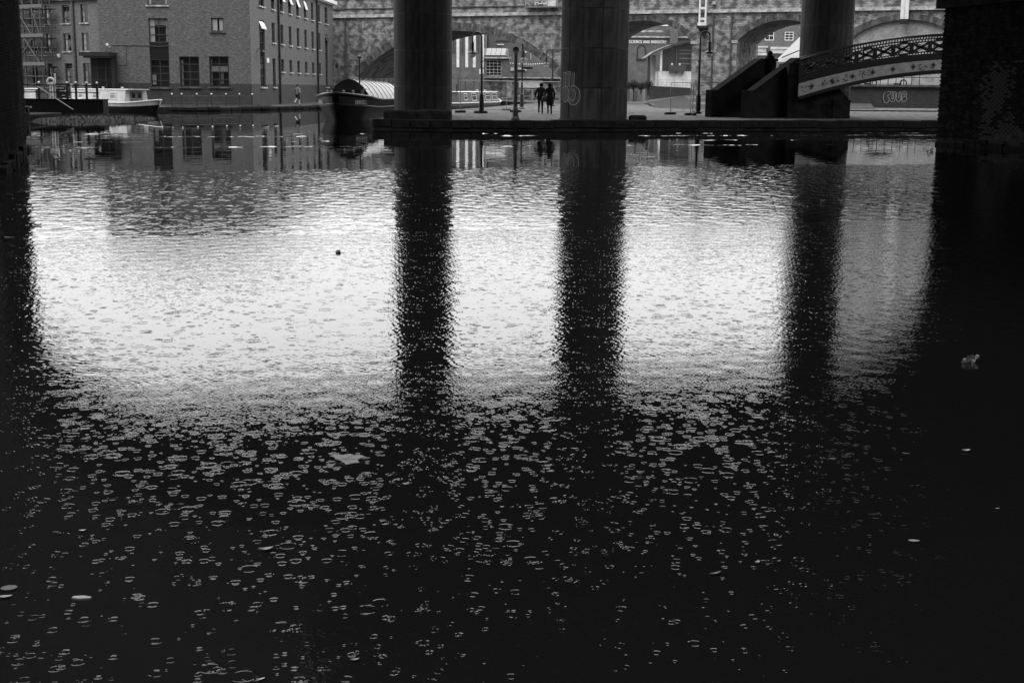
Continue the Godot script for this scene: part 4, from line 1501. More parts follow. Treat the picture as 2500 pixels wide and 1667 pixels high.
func barge() -> void:
	var fwd := Vector3(-0.092, 0, 0.9958)
	var o := thing("barge", "wide black barge under a pale ribbed tarpaulin, moored beside the plated column", "barge", frame(Vector3(-9.75, 0, -73.0), fwd))
	var sh := func(x: float) -> float: return 1.16 + 0.36 * pow(clampf((x + 6.0) / 6.0, 0, 1), 1.6)
	var rows := hull_rows(17.0, 3.1, 2.4, sh, -0.5, 1.2)
	hull(o, "hull", rows, mats.hull_black)
	for q in [[1.0, 0.06, 0.1, 0.03], [0.62, 0.03, 0.06, 0.02]]:
		var b := MB.new()
		for s in [1.0, -1.0]:
			var pts := []
			for r in rows:
				var p: Vector3 = (r[4] as Vector3).lerp(r[3], (1.0 - q[0]) * 2.0)
				pts.append(Vector3(p.x, p.y, (p.z + q[3]) * s))
			b.tube(pts, q[1], q[1], 6)
		part(o, "rubbing_strake", b, mat(0.05, 0.3))
	# painted bow panel
	for s in [1.0, -1.0]:
		var b := MB.new()
		var pa := []
		var pb := []
		for k in range(1, 9):
			var p0: Vector3 = (rows[k][3] as Vector3).lerp(rows[k][4], 0.12)
			var p1: Vector3 = (rows[k][3] as Vector3).lerp(rows[k][4], 0.78)
			pa.append(Vector3(p0.x + 0.012, p0.y, (p0.z + 0.025) * s))
			pb.append(Vector3(p1.x + 0.012, p1.y, (p1.z + 0.025) * s))
		b.skin([pa, pb], s > 0)
		part(o, "bow_panel", b, mat(0.035, 0.5))
		# name
		var i := 6
		var a: Vector3 = (rows[i - 1][3] as Vector3).lerp(rows[i - 1][4], 0.45)
		var c: Vector3 = (rows[i + 1][3] as Vector3).lerp(rows[i + 1][4], 0.45)
		a.z *= s
		c.z *= s
		var m := (a + c) * 0.5
		var d := (a - c) if s > 0 else (c - a)
		d.y = 0
		d = d.normalized()
		var nn := d.cross(Vector3.UP)
		text_on(o, "IRWELL", 0.2, Transform3D(Basis(d, Vector3.UP, nn), m + nn * 0.07), mat(0.6, 0.5))
	# tarpaulin over hoops
	var prof := [Vector2(-1.25, 1.2), Vector2(-1.1, 1.5), Vector2(-0.8, 1.93), Vector2(-0.4, 2.22), Vector2(0, 2.35), Vector2(0.4, 2.22), Vector2(0.8, 1.93), Vector2(1.1, 1.5), Vector2(1.25, 1.2)]
	var tr := []
	for k in 49:
		var x := lerpf(-3.6, -14.5, k / 48.0)
		var row := []
		var sag := 0.045 * absf(sin(PI * k / 6.0))
		for p in prof:
			row.append(Vector3(x, p.y - sag * (p.y - 1.0) - 0.012 * -x, p.x * (1 - sag * 0.4)))
		tr.append(row)
	var b := MB.new()
	b.skin(tr, true)
	part(o, "tarpaulin", b, mats.tarp)
	for k in range(0, 49, 6):
		b = MB.new()
		var pts := []
		for p in tr[k]:
			pts.append(p + Vector3(0, 0.012, 0))
		b.tube(pts, 0.022, 0.022, 6)
		part(o, "hoop", b, mat(0.12, 0.5))
	b = MB.new()
	var ends := PackedVector2Array()
	for p in prof:
		ends.append(Vector2(p.x, p.y - 0.04))
	b.ext(ends, -0.03, 0.03, Transform3D(Basis(Vector3(0, 0, 1), Vector3.UP, Vector3(-1, 0, 0)), Vector3(-3.55, 0, 0)))
	part(o, "end_board", b, mat(0.012, 0.6))
	b = MB.new()
	b.box(Vector3(-2.9, 1.5, 0), Vector3(0.9, 0.42, 1.9))
	b.box(Vector3(-2.9, 1.73, 0), Vector3(1.1, 0.06, 2.1))
	part(o, "fore_hatch", b, mat(0.015, 0.5))
	b = MB.new()
	for q in [[-0.7, 0.35], [-0.7, -0.35], [-1.3, 0.7], [-1.3, -0.75]]:
		b.lathe([Vector2(0.05, 0), Vector2(0.05, 0.16), Vector2(0.08, 0.18), Vector2(0.08, 0.22), Vector2(0.0, 0.23)], 8, Vector3(q[0], 1.44, q[1]))
	part(o, "mooring_bitt", b, mat(0.3, 0.35))
	b = MB.new()
	b.tube([Vector3(-3.0, 1.7, -0.75), Vector3(-3.0, 3.4, -0.75)], 0.045, 0.04, 8)
	b.lathe([Vector2(0.02, 0), Vector2(0.14, 0.03), Vector2(0.14, 0.14), Vector2(0.0, 0.18)], 8, Vector3(-3.0, 3.4, -0.75))
	part(o, "mast_stub", b, mats.black_iron)

func narrowboat(nm: String, label: String, at: Vector3, fwd: Vector3, L: float, side_m: Material, hull_m: Material, wins: Array, grp: String) -> void:
	var o := thing(nm, label, "boat", frame(at, fwd), grp)
	var sh := func(x: float) -> float: return 0.62 + 0.24 * pow(clampf((x + 3.2) / 3.2, 0, 1), 1.5)
	var rows := hull_rows(L, 2.1, 2.6, sh, -0.4, 0.9)
	hull(o, "hull", rows, hull_m)
	var b := MB.new()
	for s in [1.0, -1.0]:
		var pts := []
		for r in rows:
			pts.append(Vector3(r[4].x, r[4].y + 0.02, r[4].z * s))
		b.tube(pts, 0.05, 0.05, 6)
	part(o, "gunwale", b, mats.white_paint)
	b = MB.new()
	for s in [1.0, -1.0]:
		var ra := []
		var rb := []
		for r in rows:
			var p: Vector3 = (r[4] as Vector3).lerp(r[3], 0.75)
			ra.append(Vector3(p.x + 0.01, p.y, (p.z + 0.014) * s))
			rb.append(Vector3(r[4].x + 0.01, r[4].y, (r[4].z + 0.014) * s))
		b.skin([ra, rb], s > 0)
	part(o, "hull_band", b, side_m)
	# cabin with sides leaning in
	var x0 := -3.0
	var x1 := -L + 1.4
	b = MB.new()
	b.hexa([Vector3(x1, 0.62, 0.92), Vector3(x0, 0.62, 0.92), Vector3(x0, 0.62, -0.92), Vector3(x1, 0.62, -0.92), Vector3(x1, 1.5, 0.78), Vector3(x0, 1.52, 0.78), Vector3(x0, 1.52, -0.78), Vector3(x1, 1.5, -0.78)])
	part(o, "cabin", b, side_m)
	b = MB.new()
	b.hexa([Vector3(x1 - 0.1, 1.505, 0.84), Vector3(x0 + 0.35, 1.525, 0.84), Vector3(x0 + 0.35, 1.525, -0.84), Vector3(x1 - 0.1, 1.505, -0.84), Vector3(x1 - 0.1, 1.545, 0.8), Vector3(x0 + 0.35, 1.565, 0.8), Vector3(x0 + 0.35, 1.565, -0.8), Vector3(x1 - 0.1, 1.545, -0.8)])
	part(o, "roof", b, mats.white_paint)
	# front bulkhead with doors
	b = MB.new()
	b.box(Vector3(x0 + 0.04, 1.02, -0.24), Vector3(0.05, 0.82, 0.44))
	var dd := part(o, "door", b, mat(0.12, 0.5))
	b = MB.new()
	b.box(Vector3(x0 + 0.07, 1.15, -0.24), Vector3(0.02, 0.36, 0.26))
	part(dd, "pane", b, mat(0.02, 0.05, 0.6))
	b = MB.new()
	b.box(Vector3(x0 + 0.04, 1.02, 0.24), Vector3(0.05, 0.82, 0.44))
	dd = part(o, "door", b, mat(0.12, 0.5))
	b = MB.new()
	b.box(Vector3(x0 + 0.07, 1.15, 0.24), Vector3(0.02, 0.36, 0.26))
	part(dd, "pane", b, mat(0.02, 0.05, 0.6))
	var lean := atan2(0.14, 0.88)
	for w in wins:
		for s in [1.0, -1.0]:
			var y: float = w[2]
			var z: float = (0.92 - (y - 0.62) / 0.88 * 0.14) * s
			var bs := Basis(Vector3.RIGHT, -lean * s)
			b = MB.new()
			for e in [-1.0, 1.0]:
				b.box(bs * Vector3(0, e * w[3] * 0.5, 0), Vector3(w[1] + 0.1, 0.06, 0.05), bs)
				b.box(bs * Vector3(e * w[1] * 0.5, 0, 0), Vector3(0.06, w[3] - 0.06, 0.05), bs)
			b.box(bs * Vector3(0, w[3] * 0.12, 0), Vector3(w[1] - 0.06, 0.03, 0.045), bs)
			var fr := part(o, "window", b, mats.white_paint, Transform3D(Basis(), Vector3(w[0], y, z + 0.01 * s)))
			b = MB.new()
			b.box(Vector3.ZERO, Vector3(w[1], w[3], 0.02), bs)
			part(fr, "pane", b, mat(0.03, 0.06, 0.6))
	for x in [-4.6, -7.2]:
		b = MB.new()
		b.lathe([Vector2(0.05, 0), Vector2(0.05, 0.08), Vector2(0.11, 0.1), Vector2(0.09, 0.14), Vector2(0, 0.16)], 8, Vector3(x, 1.55, 0.1))
		part(o, "roof_vent", b, mat(0.3, 0.3))
	b = MB.new()
	b.tube([Vector3(x1 + 1.2, 1.5, 0.35), Vector3(x1 + 1.2, 2.1, 0.35)], 0.07, 0.065, 8)
	part(o, "chimney", b, mats.black_iron)

func boats() -> void:
	barge()
	narrowboat("narrowboat", "white narrowboat with black hull moored behind the landing stage, its doors showing", Vector3(-23.75, 0, -90.0), Vector3(0.72, 0, 0.69), 13.0, mats.render_pale, mats.hull_black, [[-4.6, 0.75, 1.12, 0.42], [-7.0, 0.62, 1.12, 0.42], [-9.0, 0.62, 1.12, 0.42]], "moored narrowboats")
	narrowboat("narrowboat", "second white narrowboat cabin showing behind the landing railing", Vector3(-30.0, 0, -93.2), Vector3(0.95, 0, -0.3), 11.0, mats.white_paint, mats.hull_black, [[-5.0, 0.7, 1.1, 0.4], [-7.5, 0.7, 1.1, 0.4]], "moored narrowboats")
	narrowboat("narrowboat", "dark-hulled narrowboat with big cabin windows moored behind the quay fence", Vector3(-1.6, 0, -122.5), Vector3(0.234, 0, -0.972), 17.0, mat(0.1, 0.5), mat(0.03, 0.4), [[-4.2, 1.6, 1.12, 0.6], [-6.4, 1.6, 1.12, 0.6], [-8.6, 1.6, 1.12, 0.6], [-11.0, 1.4, 1.12, 0.6], [-13.6, 0.8, 1.12, 0.5]], "moored narrowboats")
	# a dark cabin roof seen above the white boat
	var b := MB.new()
	b.hexa([Vector3(-29.6, 0.9, -98.0), Vector3(-27.4, 0.9, -98.0), Vector3(-27.4, 0.9, -99.5), Vector3(-29.6, 0.9, -99.5), Vector3(-28.9, 2.05, -98.4), Vector3(-28.1, 2.05, -98.4), Vector3(-28.1, 2.05, -99.2), Vector3(-28.9, 2.05, -99.2)])
	solo("covered_stack", b, mat(0.02, 0.7), "black covered heap on the towpath just behind the white narrowboat", "heap", Transform3D(Basis(), Vector3(0, -0.45, 0)))

# ---------------------------------------------------------------- people
func flesh(bones: Array, h: float) -> MB:   # one smooth skin round tapered bones, meshed as surface nets
	var lo := Vector3(9, 9, 9)
	var hi := -lo
	for q in bones:
		var r: float = maxf(q[2], q[3]) + 0.05
		for e in 2:
			lo = lo.min(q[e] - Vector3(r, r, r))
			hi = hi.max(q[e] + Vector3(r, r, r))
	var nx := int((hi.x - lo.x) / h) + 2
	var ny := int((hi.y - lo.y) / h) + 2
	var nz := int((hi.z - lo.z) / h) + 2
	var f := PackedFloat32Array()
	f.resize(nx * ny * nz)
	f.fill(1.0)
	var own := PackedInt32Array()
	own.resize(nx * ny * nz)
	var best := PackedFloat32Array()
	best.resize(nx * ny * nz)
	best.fill(9.0)
	var kk := 0.035
	for bi in bones.size():
		var q: Array = bones[bi]
		var a: Vector3 = q[0]
		var ab: Vector3 = q[1] - a
		var l2 := maxf(ab.length_squared(), 1e-8)
		var r: float = maxf(q[2], q[3]) + 0.05
		var mn := (a.min(q[1]) - Vector3(r, r, r) - lo) / h
		var mx := (a.max(q[1]) + Vector3(r, r, r) - lo) / h
		for z in range(maxi(0, int(mn.z)), mini(nz, int(mx.z) + 2)):
			for y in range(maxi(0, int(mn.y)), mini(ny, int(mx.y) + 2)):
				for x in range(maxi(0, int(mn.x)), mini(nx, int(mx.x) + 2)):
					var p := lo + Vector3(x, y, z) * h
					var t := clampf((p - a).dot(ab) / l2, 0, 1)
					var d := p.distance_to(a + ab * t) - lerpf(q[2], q[3], t)
					var k := (z * ny + y) * nx + x
					if d < best[k]:
						best[k] = d
						own[k] = bi
					var e := maxf(kk - absf(d - f[k]), 0) / kk
					f[k] = minf(d, f[k]) - e * e * kk * 0.25
	var b := MB.new()
	var vid := PackedInt32Array()
	vid.resize(nx * ny * nz)
	vid.fill(-1)
	var off := [0, 1, nx, nx + 1, nx * ny, nx * ny + 1, nx * ny + nx, nx * ny + nx + 1]
	var edges := [[0, 1], [2, 3], [4, 5], [6, 7], [0, 2], [1, 3], [4, 6], [5, 7], [0, 4], [1, 5], [2, 6], [3, 7]]
	for z in nz - 1:
		for y in ny - 1:
			for x in nx - 1:
				var k := (z * ny + y) * nx + x
				var s := 0
				for c in 8:
					if f[k + off[c]] < 0:
						s += 1
				if s == 0 or s == 8:
					continue
				var sum := Vector3.ZERO
				var num := 0
				for e in edges:
					var fa := f[k + off[e[0]]]
					var fb := f[k + off[e[1]]]
					if (fa < 0) != (fb < 0):
						var t := fa / (fa - fb)
						var pa := Vector3(e[0] & 1, (e[0] >> 1) & 1, e[0] >> 2)
						var pb := Vector3(e[1] & 1, (e[1] >> 1) & 1, e[1] >> 2)
						sum += pa.lerp(pb, t)
						num += 1
				vid[k] = b.v.size()
				b.v.append(lo + (Vector3(x, y, z) + sum / num) * h)
				b.n.append(Vector3(f[k + 1] - f[k], f[k + nx] - f[k], f[k + nx * ny] - f[k]).normalized())
				b.c.append(bones[own[k]][4])
	for z in range(1, nz - 1):
		for y in range(1, ny - 1):
			for x in range(1, nx - 1):
				var k := (z * ny + y) * nx + x
				var s0 := f[k] < 0
				for ax in 3:
					var st: int = [1, nx, nx * ny][ax]
					if s0 == (f[k + st] < 0):
						continue
					var u: int = [nx, nx * ny, 1][ax]
					var w: int = [nx * ny, 1, nx][ax]
					var q := [vid[k - u - w], vid[k - w], vid[k], vid[k - u]]
					if q.has(-1):
						continue
					if s0:
						b.i.append_array([q[0], q[2], q[1], q[0], q[3], q[2]])
					else:
						b.i.append_array([q[0], q[1], q[2], q[0], q[2], q[3]])
	return b

func add_hand(b: MB, w: Vector3, d: Vector3, side: Vector3, col: Color) -> void:   # palm and five bent fingers from the wrist along d
	var n0 := b.v.size()
	var nn := d.cross(side).normalized()
	b.tube([w, w + d * 0.045, w + d * 0.09], 0.026, 0.036, 8)
	for k in 4:
		var o := w + d * 0.08 + side * (0.03 - 0.02 * k)
		var l: float = [0.065, 0.078, 0.072, 0.055][k]
		b.tube([o, o + d * l * 0.45, o + d * l * 0.75 + nn * 0.018, o + d * l * 0.85 + nn * 0.04], 0.0095, 0.007, 6)
	b.tube([w + d * 0.03 + side * 0.03, w + d * 0.06 + side * 0.055 + nn * 0.01, w + d * 0.095 + side * 0.05 + nn * 0.025], 0.0115, 0.008, 6)
	for k in b.v.size() - n0:
		b.c.append(col)

func person(label: String, at: Vector3, turn: float, P: Dictionary) -> Node3D:
	var o := thing("person", label, "person", Transform3D(Basis(Vector3.UP, turn), at))
	var top := grey2(P.get("top", 0.02))
	var leg := grey2(P.get("leg", 0.02))
	var skin := grey2(P.get("skin", 0.3))
	var shoe := grey2(P.get("shoe", 0.02))
	var hair := grey2(P.get("hair", 0.02))
	var hip := Vector3(0, 0.93, 0)
	var sway: float = P.get("lean", 0.02)
	var ch := Vector3(0, 1.32, sway)
	var nk := Vector3(0, 1.47, sway * 1.3)
	var hd := Vector3(P.get("head_x", 0.0), 1.62, sway * 1.5 + 0.015)
	var bulk: float = P.get("bulk", 1.0)
	var B := []
	B.append([hip + Vector3(-0.07, 0, 0), hip + Vector3(0.07, 0, 0), 0.13 * bulk, 0.13 * bulk, top if P.get("coat", 0.0) > 0 else leg])
	B.append([hip + Vector3(0, 0.06, 0), ch, 0.135 * bulk, 0.15 * bulk, top])
	B.append([ch + Vector3(-0.12, 0.06, 0), ch + Vector3(0.12, 0.06, 0), 0.10 * bulk, 0.10 * bulk, top])
	B.append([ch + Vector3(0, 0.08, 0), nk, 0.09, 0.058, top])
	B.append([nk, hd - Vector3(0, 0.06, 0), 0.055, 0.055, skin])
	B.append([hd - Vector3(0, 0.05, -0.01), hd + Vector3(0, 0.03, 0), 0.078, 0.098, skin])
	B.append([hd + Vector3(0, -0.02, 0.085), hd + Vector3(0, -0.035, 0.112), 0.014, 0.018, skin])
	for s in [-1.0, 1.0]:
		B.append([hd + Vector3(0.092 * s, -0.02, 0), hd + Vector3(0.098 * s, 0.02, -0.01), 0.016, 0.02, skin])
	B.append([hd + Vector3(0, 0.035, -0.02), hd + Vector3(0, 0.045, -0.01), 0.104, 0.1, hair])
	if P.get("hood", false):
		B.append([hd + Vector3(0, 0.02, -0.03), nk + Vector3(0, 0.02, -0.05), 0.13, 0.13, top])
	if P.get("long_hair", false):
		B.append([hd + Vector3(0, 0, -0.05), nk + Vector3(0, -0.06, -0.08), 0.09, 0.08, hair])
	var stride: Array = P.get("legs", [[0.02, 0.12], [-0.02, -0.14]])
	for k in 2:
		var s := -1.0 if k == 0 else 1.0
		var hp := hip + Vector3(0.09 * s, -0.02, 0)
		var fz: float = stride[k][1]
		var lift: float = stride[k][0]
		var ft := Vector3(0.1 * s, 0.085 + lift, fz)
		var kn := (hp + ft) * 0.5 + Vector3(0, 0.02, 0.05 + lift * 0.9)
		B.append([hp, kn, 0.095, 0.062, leg])
		B.append([kn, ft, 0.062 if P.get("bare_leg", 0.0) == 0.0 else 0.056, 0.045, leg if P.get("bare_leg", 0.0) == 0.0 else grey2(P.bare_leg)])
		B.append([ft + Vector3(0, -0.045, -0.03), ft + Vector3(0.02 * s, -0.05, 0.15), 0.042, 0.036, shoe])
	if P.get("coat", 0.0) > 0:
		var c: float = P.coat
		B.append([hip + Vector3(-0.05, 0, 0), Vector3(-0.07, c, 0), 0.14, 0.13, top])
		B.append([hip + Vector3(0.05, 0, 0), Vector3(0.07, c, 0), 0.14, 0.13, top])
	var hands := []
	for k in 2:
		var s := -1.0 if k == 0 else 1.0
		var sho := ch + Vector3(0.185 * s, 0.06, 0)
		var el: Vector3 = P.arms[k][0]
		var wr: Vector3 = P.arms[k][1]
		B.append([sho, el, 0.062 * bulk, 0.05 * bulk, top])
		B.append([el, wr, 0.05 * bulk, 0.034, top if not P.get("bare_arm", false) else skin])
		hands.append([wr, (wr - el).normalized(), s])
	var b := flesh(B, 0.021)
	for q in hands:
		var d: Vector3 = q[1]
		var side := (Vector3(0, 0, 1) - d * d.z).normalized()
		add_hand(b, q[0], d, side, skin)
	var m := mat(1.0, 0.85, 0.2).duplicate()
	m.vertex_color_use_as_albedo = true
	part(o, "body", b, m)
	if P.get("bag", false):
		var g := MB.new()
		g.lathe([Vector2(0.0, -0.17), Vector2(0.14, -0.15), Vector2(0.17, -0.02), Vector2(0.13, 0.12), Vector2(0.0, 0.15)], 12, Vector3.ZERO, 1.0, 0.55)
		var bo := part(o, "shoulder_bag", g, mat(0.02, 0.6), Transform3D(Basis(), Vector3(0.3, 0.86, -0.02)))
		g = MB.new()
		g.tube([Vector3(0.0, 0.1, 0.05), Vector3(-0.06, 0.5, 0.05), Vector3(-0.1, 0.56, 0.0), Vector3(-0.06, 0.5, -0.05), Vector3(0.0, 0.1, -0.05)], 0.012, 0.012, 6)
		part(bo, "strap", g, mat(0.02, 0.6))
	return o

func grey2(g: float) -> Color:
	return Color(g, g, g)

func people() -> void:
	person("person in a dark jacket with one arm raised, walking beside the long-coated one", Vector3(1.54, QY, -78.0), PI, {"bulk": 1.18, "head_x": -0.03, "legs": [[0.0, 0.16], [0.05, -0.18]], "arms": [[Vector3(-0.3, 1.16, 0.06), Vector3(-0.16, 1.38, 0.2)], [Vector3(0.32, 1.14, -0.02), Vector3(0.3, 0.98, 0.12)]], "top": 0.03, "leg": 0.018, "skin": 0.12, "hair": 0.01})
	person("person in a long dark coat carrying a shoulder bag on the quay", Vector3(2.03, QY, -76.6), PI + 0.1, {"bulk": 1.08, "coat": 0.62, "long_hair": true, "legs": [[0.0, 0.04], [0.03, -0.08]], "arms": [[Vector3(-0.27, 1.12, 0.0), Vector3(-0.26, 0.88, 0.08)], [Vector3(0.28, 1.12, -0.02), Vector3(0.29, 0.9, 0.02)]], "bag": true, "top": 0.022, "leg": 0.03, "skin": 0.12, "hair": 0.01})
	person("person jogging along the towpath in a grey top and dark shorts with bare legs", Vector3(-17.75, 0.26, -110.0), PI - 0.35, {"lean": 0.06, "legs": [[0.03, 0.14], [0.2, -0.3]], "arms": [[Vector3(-0.28, 1.14, -0.14), Vector3(-0.22, 1.1, 0.12)], [Vector3(0.28, 1.12, 0.08), Vector3(0.2, 1.22, 0.28)]], "top": 0.1, "leg": 0.03, "bare_leg": 0.3, "bare_arm": true, "skin": 0.3, "hair": 0.03})
	person("person in a hooded dark coat climbing near the top of the stone stairs", Vector3(14.4, 2.28, -76.2), PI * 0.8, {"bulk": 1.3, "hood": true, "coat": 0.55, "legs": [[0.0, 0.06], [0.0, -0.04]], "arms": [[Vector3(-0.34, 1.12, 0.0), Vector3(-0.3, 0.86, 0.12)], [Vector3(0.34, 1.12, 0.0), Vector3(0.3, 0.86, 0.1)]], "top": 0.01, "leg": 0.01, "skin": 0.1, "hair": 0.01})
	person("person in dark clothes standing beyond the small arch in front of upright panels", Vector3(14.38, QY, -163.5), 0.3, {"bulk": 1.2, "legs": [[0.0, 0.06], [0.0, -0.04]], "arms": [[Vector3(-0.3, 1.12, 0.0), Vector3(-0.28, 0.86, 0.1)], [Vector3(0.3, 1.12, 0.0), Vector3(0.2, 1.0, 0.2)]], "top": 0.03, "leg": 0.018, "skin": 0.1, "hair": 0.01})

# ---------------------------------------------------------------- seen through and over the viaduct
func block(par: Node, nm: String, x0: float, x1: float, y0: float, y1: float, zf: float, deep: float, holes: Array, m: Material) -> void:
	var b := MB.new()
	b.wall(x0, x1, y0, y1, holes, 0.15, zf)
	b.quad(Vector3(x1, y0, zf), Vector3(x1, y0, zf - deep), Vector3(x1, y1, zf - deep), Vector3(x1, y1, zf))
	b.quad(Vector3(x0, y0, zf - deep), Vector3(x0, y0, zf), Vector3(x0, y1, zf), Vector3(x0, y1, zf - deep))
	b.quad(Vector3(x0, y1, zf), Vector3(x1, y1, zf), Vector3(x1, y1, zf - deep), Vector3(x0, y1, zf - deep))
	b.quad(Vector3(x1, y0, zf - deep), Vector3(x0, y0, zf - deep), Vector3(x0, y1, zf - deep), Vector3(x1, y1, zf - deep))
	part(par, nm, b, m)

func background() -> void:
	# behind the wide arch
	var mu := thing("tall_brick_building", "tall brick building with long white vertical strips seen through the wide arch", "building")
	block(mu, "wall", -22.0, -4.05, 0.0, 12.5, -190.0, 18.0, [], mats.brick_back)
	for x in [-10.2, -9.25, -7.96, -6.72, -5.65, -4.5]:
		var b := MB.new()
		b.box(Vector3(x, 7.7, -189.93), Vector3(0.4, 6.1, 0.14))
		part(mu, "white_strip", b, mats.white_paint)
	for x in [-8.55, -7.3, -6.15, -5.1]:
		var b := MB.new()
		b.box(Vector3(x, 8.6, -189.95), Vector3(0.14, 4.0, 0.1))
		part(mu, "slot_window", b, mat(0.04, 0.3))
	var b := MB.new()
	b.box(Vector3(-4.5, 4.1, -189.9), Vector3(0.9, 0.72, 0.1))
	part(mu, "sign_plate", b, mats.white_paint)
	for x in [-8.6, -7.6, -6.6, -5.4]:
		b = MB.new()
		b.tube([Vector3(x - 0.25, 0.4, -188.6), Vector3(x - 0.25, 3.1, -188.6), Vector3(x, 3.4, -188.6), Vector3(x + 0.25, 3.1, -188.6), Vector3(x + 0.25, 2.9, -188.6)], 0.07, 0.07, 6)
		part(mu, "vent_pipe", b, mat(0.03, 0.5))
	var gl := thing("glazed_pavilion", "low brick pavilion with gridded window and sloping glass roof beyond the wide arch", "building")
	block(gl, "wall", -4.0, -0.7, 0.0, 5.6, -175.0, 6.0, [[-3.72, 3.4, -1.68, 5.4]], mats.brick_mid)
	window(gl, Transform3D(Basis(), Vector3(0, 0, -175.0)), [-3.72, 3.4, -1.68, 5.4], 4, 5, {"mat": mats.stone_pale, "sill": false, "fw": 0.08})
	b = MB.new()
	b.box(Vector3(-2.3, 5.68, -175.0), Vector3(3.7, 0.18, 0.7))
	part(gl, "eaves", b, mats.stone_pale)
	for k in 4:
		b = MB.new()
		var xa := -3.72 + k * 0.64
		b.quad(Vector3(xa, 6.03, -175.0), Vector3(xa + 0.58, 6.03, -175.0), Vector3(xa + 0.72, 6.93, -176.6), Vector3(xa + 0.14, 6.93, -176.6))
		part(gl, "roof_glass", b, mat(0.14, 0.3))
	b = MB.new()
	b.hexa([Vector3(-4.0, 5.78, -174.95), Vector3(-0.7, 5.78, -174.95), Vector3(-0.7, 5.78, -178.0), Vector3(-4.0, 5.78, -178.0), Vector3(-4.0, 5.98, -174.95), Vector3(-1.1, 5.98, -174.95), Vector3(-0.8, 6.9, -177.0), Vector3(-4.0, 6.9, -177.0)])
	part(gl, "roof", b, mats.slate)
	var bw := thing("rear_brick_building", "plain brick block behind the pavilion with a string of white bulbs on it", "building")
	block(bw, "wall", -3.9, 9.0, 0.0, 12.0, -200.0, 10.0, [], mats.brick_back)
	for q in [[-2.1, 8.15, 1.0, 0.14, 0.7], [1.4, 7.1, 0.7, 0.22, 0.55], [-1.6, 8.7, 2.2, 0.12, 0.05], [0.6, 4.6, 2.4, 0.5, 0.4], [4.9, 6.0, 0.6, 0.3, 0.6], [2.4, 6.6, 0.16, 1.2, 0.3]]:
		b = MB.new()
		b.box(Vector3(q[0], q[1], -199.9), Vector3(q[2], q[3], 0.16))
		part(bw, "fitting", b, mat(q[4], 0.6))
	for k in 18:
		b = MB.new()
		b.lathe([Vector2(0, -0.07), Vector2(0.09, 0.0), Vector2(0.05, 0.09), Vector2(0, 0.1)], 6, Vector3(lerpf(-0.9, 4.7, k / 17.0), 5.45 - 0.16 * sin(PI * k / 17.0), -198.6))
		part(bw, "bulb", b, mat(0.85, 0.4))
	var lw := thing("yard_wall", "long stone yard wall with coping, white banner and door beyond the wide arch", "wall")
	block(lw, "wall", -3.6, 9.0, 0.0, 3.05, -166.0, 0.5, [], mats.stone)
	b = MB.new()
	b.box(Vector3(2.7, 3.12, -166.0), Vector3(12.8, 0.16, 0.8))
	part(lw, "coping", b, mats.stone_pale)
	b = MB.new()
	b.box(Vector3(2.0, 2.36, -165.93), Vector3(2.9, 0.9, 0.1))
	part(lw, "banner", b, mats.white_paint)
	b = MB.new()
	b.box(Vector3(-0.62, 1.6, -165.93), Vector3(0.62, 1.9, 0.1))
	part(lw, "door", b, mats.stone_pale)
	for q in [[1.15, 2.2], [2.3, 3.3]]:
		b = MB.new()
		for x in [q[0], q[1]]:
			b.box(Vector3(x, 1.1, -165.5), Vector3(0.08, 1.3, 0.06))
		b.box(Vector3((q[0] + q[1]) * 0.5, 1.72, -165.5), Vector3(q[1] - q[0], 0.08, 0.06))
		b.box(Vector3((q[0] + q[1]) * 0.5, 0.9, -165.5), Vector3(q[1] - q[0], 0.06, 0.06))
		part(lw, "gate_frame", b, mat(0.35, 0.5))
	for q in [[-1.2, 1.3, 0.7, 0.32, "pale stone planter left of the door in the yard wall"], [0.4, 0.9, 1.2, 0.6, "broad planter full of dark shrubs at the yard wall gate"]]:
		b = MB.new()
		b.slab(Vector3(0, q[3] * 0.5, 0), Vector3(q[2], q[3], 0.6), 0.04)
		solo("planter", b, mats.stone_pale, q[4], "planter", Transform3D(Basis(), Vector3(q[0], QY, -163.0)))
	# museum and kiosk behind the first small arch
	var sc := thing("lettered_brick_building", "brick museum building with white raised lettering, cornice and blind round-headed window", "building", Transform3D(Basis().scaled(Vector3.ONE * 1.18), Vector3(24.8, 0.0, -218.3)) * Transform3D(Basis(), Vector3(-21.0, -0.29, 185.0)))
	block(sc, "wall", 12.0, 30.0, 0.0, 10.4, -185.0, 14.0, [], mats.brick_back)
	for q in [[8.86, 0.2, 0.3], [9.2, 0.5, 0.12]]:
		b = MB.new()
		b.box(Vector3(21.0, q[0], -184.9), Vector3(18.0, q[1], 0.2 + q[2]))
		part(sc, "cornice", b, mats.stone_pale if q[1] < 0.4 else mats.brick_mid)
	b = MB.new()
	b.box(Vector3(18.7, 9.6, -184.9), Vector3(3.0, 0.24, 0.3))
	part(sc, "parapet_panel", b, mats.stone_pale)
	b = MB.new()
	b.box(Vector3(21.63, 9.0, -184.6), Vector3(1.05, 2.0, 1.0))
	part(sc, "chimney", b, mats.brick_wing)
	text_on(sc, "SCIENCE AND INDUSTRY", 0.36, Transform3D(Basis(Vector3(0.92, 0, 0), Vector3(0, 1.12, 0), Vector3(0, 0, 1)), Vector3(18.15, 8.2, -184.92)), mat(0.85, 0.5), false, 0.1)
	b = MB.new()
	var arch := PackedVector2Array([Vector2(16.87, 5.95), Vector2(17.8, 5.95), Vector2(17.8, 7.15)])
	for k in range(1, 12):
		arch.append(Vector2(17.335 + cos(PI * k / 12.0) * 0.465, 7.15 + sin(PI * k / 12.0) * 0.5))
	arch.append(Vector2(16.87, 7.15))
	b.ext(arch, -185.1, -184.96)
	part(sc, "blind_window", b, mats.brick_wing)
	b = MB.new()
